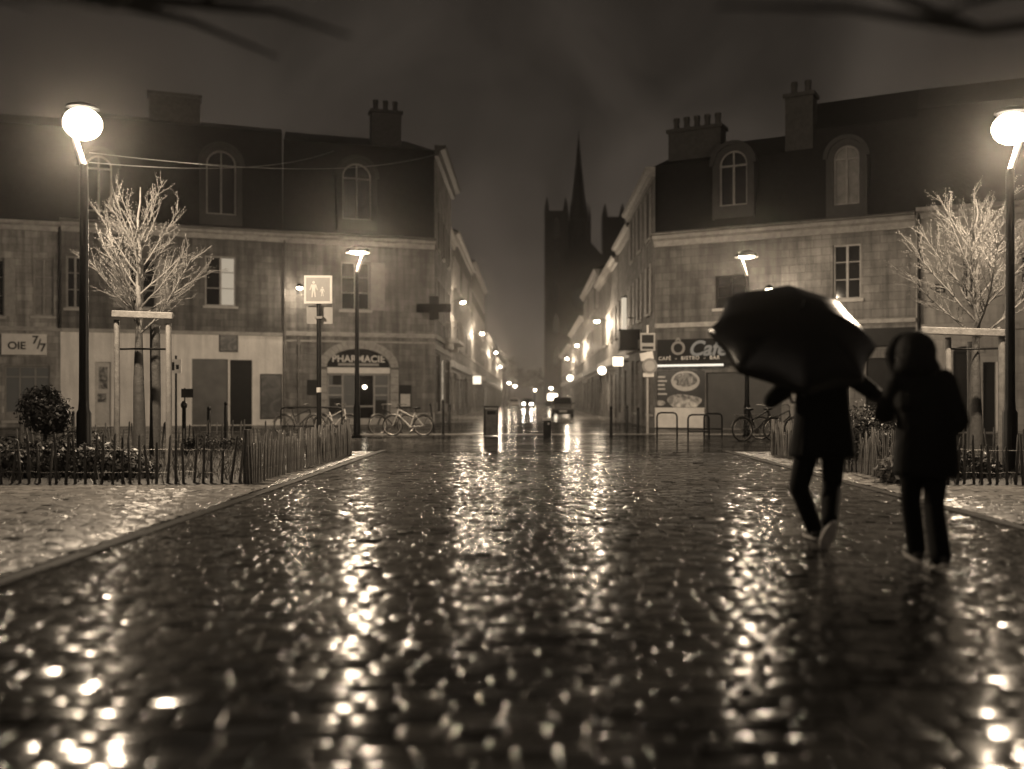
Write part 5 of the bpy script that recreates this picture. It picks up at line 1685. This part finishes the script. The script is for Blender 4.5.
shoe(man, V['la'], (.015, .25, .022), (.0, .47, .022), (0, 0, 1))
shoe(man, V['ra'], (-.02, -.34, .205), (-.06, -.25, .03), (0, .9, .45), .052)
hr = MB(); hr.ellipsoid((0, .03, 1.705), (.092, .112, .095)); hr.ellipsoid((0, .0, 1.66), (.085, .09, .1)); part('hair', fuse(hr, .012, 3, 'hair'), M_hair, man)

# --- the umbrella
UC = Vector((gp(792, 8.22).x, 8.22, 1.70))
umb = thing('umbrella', 'large black open umbrella with wet sheen held over the walking man', 'umbrella', UC)
UR = Matrix.Rotation(math.radians(5), 4, 'Y') @ Matrix.Rotation(math.radians(42), 4, 'X')
a_, h_ = .70, .33


def dome(th, q):
    g = (th / (PI / 4)) % 1.0; sc = 1 - .12 * q * q * math.sin(PI * g)          # scalloped rim between the ribs
    rr = a_ * math.sin(q * 1.12) / math.sin(1.12) * sc
    zz_ = h_ * (math.cos(q * 1.35) - math.cos(1.35)) / (1 - math.cos(1.35)) - .02 * q * math.sin(PI * g)
    return (rr * math.cos(th), rr * math.sin(th), zz_)


cm_ = MB(); nt_, nq = 64, 10
vs = [(0, 0, h_)] + [dome(2 * PI * k / nt_, q / nq) for q in range(1, nq + 1) for k in range(nt_)]
fs = [(0, 1 + k, 1 + (k + 1) % nt_) for k in range(nt_)]
for q in range(nq - 1):
    for k in range(nt_):
        fs.append((1 + q * nt_ + k, 1 + q * nt_ + (k + 1) % nt_, 1 + (q + 1) * nt_ + (k + 1) % nt_, 1 + (q + 1) * nt_ + k))
cm_.add(vs, fs, None, True)
cano = part('canopy', cm_, noise_mat('black_wet_nylon', .006, .26, .3, 6, bump=.12, bscale=90), umb, UR)
sd = cano.modifiers.new('thick', 'SOLIDIFY'); sd.thickness = .002
for k in range(8):
    pts = [dome(PI / 4 * k, q) for q in np.linspace(.04, 1.0, 9)]; pts = [(x * .995, y * .995, z - .008) for x, y, z in pts]
    part('rib', MB().tube(pts, .003, 5), M_zinc, umb, UR)
    part('stretcher', MB().tube([(0, 0, h_ - .3), pts[4]], .003, 5), M_zinc, umb, UR)
part('ferrule', MB().lathe([(.008, h_), (.006, h_ + .05), (.003, h_ + .07)], 8), M_black, umb, UR)
lw = man.location + V['lw'] + Vector((.05, .05, .05)) if False else Vector((mx, my, 0)) + V['lw'] + Vector((.045, .05, .03))
top = UR @ Vector((0, 0, h_))
hb_ = lw - UC; dirn = (hb_ - top).normalized()
part('shaft', MB().tube([top, hb_], .006, 8), M_zinc, umb)
part('handle', MB().tube([hb_ - dirn * .06, hb_ + dirn * .08, hb_ + dirn * .13 + Vector((.02, 0, -.01)), hb_ + dirn * .14 + Vector((.06, 0, -.0)), hb_ + dirn * .1 + Vector((.08, 0, 0))], .013, 8), M_black, umb)

# --- the woman in the hooded jacket
wx, wy = 2.80, 7.06
wo = thing('person', 'person in black hooded jacket walking away beside the right bed', 'person', (wx, wy, 0), 0, 'two people walking')
J = dict(pel=(0, 0, .88), waist=(-.01, 0, 1.03), ch=(-.03, .01, 1.22), nk=(-.05, .02, 1.4), hd=(-.06, .05, 1.53),
         ls=(-.185, .01, 1.34), le=(-.22, .2, 1.1), lw=(-.08, .42, 1.1), rs=(.13, .0, 1.34), re=(.215, -.04, 1.05), rw=(.16, .14, .9),
         lh=(-.08, 0, .86), lk=(-.03, .2, .47), la=(.065, .34, .1), rh=(.085, 0, .86), rk=(.065, .02, .46), ra=(.03, -.18, .12))
W = {k: Vector(v) for k, v in J.items()}
b = MB()
b.ellipsoid(W['pel'], (.165, .12, .13)); b.ellipsoid(W['waist'], (.13, .095, .15)); b.ellipsoid(W['ch'], (.15, .11, .18)); b.capsule(W['ls'], W['rs'], .06, .06)
b.capsule((-.04, .01, 1.32), (-.055, .035, 1.46), .055, .048); head(b, W['hd'], yaw=.2)
for s in 'lr':
    chain(b, [W[s + 's'], W[s + 'e'], W[s + 'w']], [.048, .038, .025]); chain(b, [W[s + 'h'], W[s + 'k'], W[s + 'a']], [.085, .055, .034])
b.capsule(W['la'], (.06, .5, .06), .033, .028); b.capsule(W['ra'], (.045, -.03, .04), .033, .028)
hand(b, W['lw'], (.35, .9, .1), (.6, -.2, -.5), .5, 1, .92); hand(b, W['rw'], (-.4, .5, -.6), (-.6, -.3, .2), .5, -1, .92)
part('body', fuse(b, .0075, 3), M_skin, wo)
c = MB()
c.ellipsoid((-.03, .0, 1.2), (.195, .155, .24)); c.capsule((-.165, .0, 1.33), (.11, .0, 1.33), .085, .085)
for s in 'lr': chain(c, [W[s + 's'], W[s + 'e'], W[s + 'w'].lerp(W[s + 'e'], .08)], [.085, .075, .055])
c.lathe([(.05, .655), (.218, .66), (.23, .7), (.226, .82), (.214, .95), (.202, 1.1), (.19, 1.28), (.05, 1.38)], 24, Matrix.Translation((.0, 0, 0)), sy=.76)
for z in (): c.lathe([(.22, z - .045), (.255, z - .02), (.262, z), (.255, z + .02), (.22, z + .045)], 24, Matrix.Translation((0, 0, 0)), sy=.77)
part('jacket', fuse(c, .011, 4, 'jacket'), M_puff, wo)
h2 = MB(); h2.ellipsoid((-.06, .02, 1.54), (.138, .155, .155)); h2.ellipsoid((-.07, -.02, 1.44), (.155, .14, .105)); h2.capsule((-.13, .02, 1.42), (.03, .02, 1.42), .085, .085)
part('hood', fuse(h2, .012, 4, 'hood'), M_puff, wo)
fu = MB(); r = random.Random(5); ringp = []
for k in range(26):
    t_ = 2 * PI * k / 26; ringp.append((-.06 + .145 * math.sin(t_), .13 + .02 * math.cos(t_), 1.515 + .145 * math.cos(t_)))
for p in ringp:
    fu.ellipsoid(p, (.036 * r.uniform(.8, 1.25), .045, .036 * r.uniform(.8, 1.25)), 8, 6)
part('fur_trim', fuse(fu, .012, 1, 'fur_trim'), M_fur, wo)
t = MB(); chain(t, [W['lh'], W['lk'], W['la']], [.1, .07, .068]); chain(t, [W['rh'], W['rk'], W['ra']], [.1, .072, .075])
part('trousers', fuse(t, .01, 4, 'trousers'), M_jean, wo)
shoe(wo, W['la'], (.065, .3, .022), (.055, .49, .05), (0, 0, 1), .044)
shoe(wo, W['ra'], (.03, -.23, .07), (.045, -.04, .02), (0, .25, 1), .044)
# ---------------------------------------------------------------- the air
hz = MB().box(-250, 250, -95, 470, -1.1, 66); me = hz.mesh('haze')
m = bpy.data.materials.new('rainy_air'); m.use_nodes = True; nt = m.node_tree; nt.nodes.clear()
out = nt.nodes.new('ShaderNodeOutputMaterial'); pv = nt.nodes.new('ShaderNodeVolumePrincipled')
pv.inputs['Density'].default_value = .00042; pv.inputs['Color'].default_value = (.93, .9, .86, 1); pv.inputs['Anisotropy'].default_value = .94
nt.links.new(pv.outputs[0], out.inputs['Volume'])
me.materials.append(m); o = bpy.data.objects.new('haze', me); COL.objects.link(o); o['kind'] = 'stuff'

# ---------------------------------------------------------------- sky, moonless night
wd = bpy.data.worlds.new('World'); scene.world = wd; wd.use_nodes = True; nt = wd.node_tree
bg = nt.nodes['Background']
sky = nt.nodes.new('ShaderNodeTexSky'); sky.sky_type = 'NISHITA'; sky.sun_disc = False
sky.sun_elevation = math.radians(20); sky.sun_rotation = math.radians(200)
bw = nt.nodes.new('ShaderNodeRGBToBW'); nt.links.new(sky.outputs[0], bw.inputs[0])
mul = nt.nodes.new('ShaderNodeMix'); mul.data_type = 'RGBA'; mul.blend_type = 'MULTIPLY'; mul.inputs['Factor'].default_value = 1
nt.links.new(bw.outputs[0], mul.inputs['A']); mul.inputs['B'].default_value = (1, .82, .66, 1)
nt.links.new(mul.outputs['Result'], bg.inputs['Color']); bg.inputs['Strength'].default_value = .0082
tcw = nt.nodes.new('ShaderNodeTexCoord'); nw = nt.nodes.new('ShaderNodeTexNoise'); nw.inputs['Scale'].default_value = 6; nw.inputs['Detail'].default_value = 6; nw.inputs['Distortion'].default_value = .6
nt.links.new(tcw.outputs['Generated'], nw.inputs['Vector'])
mrw = nt.nodes.new('ShaderNodeMapRange'); mrw.inputs['From Min'].default_value = .3; mrw.inputs['From Max'].default_value = .7; mrw.inputs['To Min'].default_value = .55; mrw.inputs['To Max'].default_value = 1.4
nt.links.new(nw.outputs['Fac'], mrw.inputs['Value'])
m2w = nt.nodes.new('ShaderNodeMath'); m2w.operation = 'MULTIPLY'; nt.links.new(bw.outputs[0], m2w.inputs[0]); nt.links.new(mrw.outputs['Result'], m2w.inputs[1])
nt.links.new(m2w.outputs[0], mul.inputs['A'])
sd = bpy.data.lights.new('sun', 'SUN'); sd.energy = .004; sd.angle = math.radians(15); sd.color = (1, .85, .68)
so = bpy.data.objects.new('sun', sd); COL.objects.link(so); so.rotation_euler = (math.radians(70), 0, math.radians(200))

# ---------------------------------------------------------------- camera
cd = bpy.data.cameras.new('camera'); cam = bpy.data.objects.new('camera', cd); COL.objects.link(cam)
cam.location = (0, 0, CZ); cam.rotation_euler = (PI / 2, 0, 0)
cd.sensor_width = 36; cd.lens = 36 * FPX / 1024
cd.shift_x = (512 - VX) / 1024; cd.shift_y = (HY - 384.5) / 1024
cd.clip_end = 2000; cd.clip_start = .05
cd.dof.use_dof = True; cd.dof.focus_distance = 18; cd.dof.aperture_fstop = .6
scene.camera = cam

scene.view_settings.view_transform = 'Standard'; scene.view_settings.look = 'None'; scene.view_settings.exposure = .4; scene.view_settings.gamma = 1
cy = scene.cycles
cy.use_denoising = True
try: cy.denoiser = 'OPENIMAGEDENOISE'
except Exception: pass
cy.max_bounces = 5; cy.diffuse_bounces = 2; cy.glossy_bounces = 3; cy.transmission_bounces = 2; cy.volume_bounces = 0
cy.sample_clamp_indirect = 3; cy.sample_clamp_direct = 80; cy.caustics_reflective = False; cy.caustics_refractive = False
cy.use_light_tree = True; cy.use_adaptive_sampling = True; cy.adaptive_threshold = .006
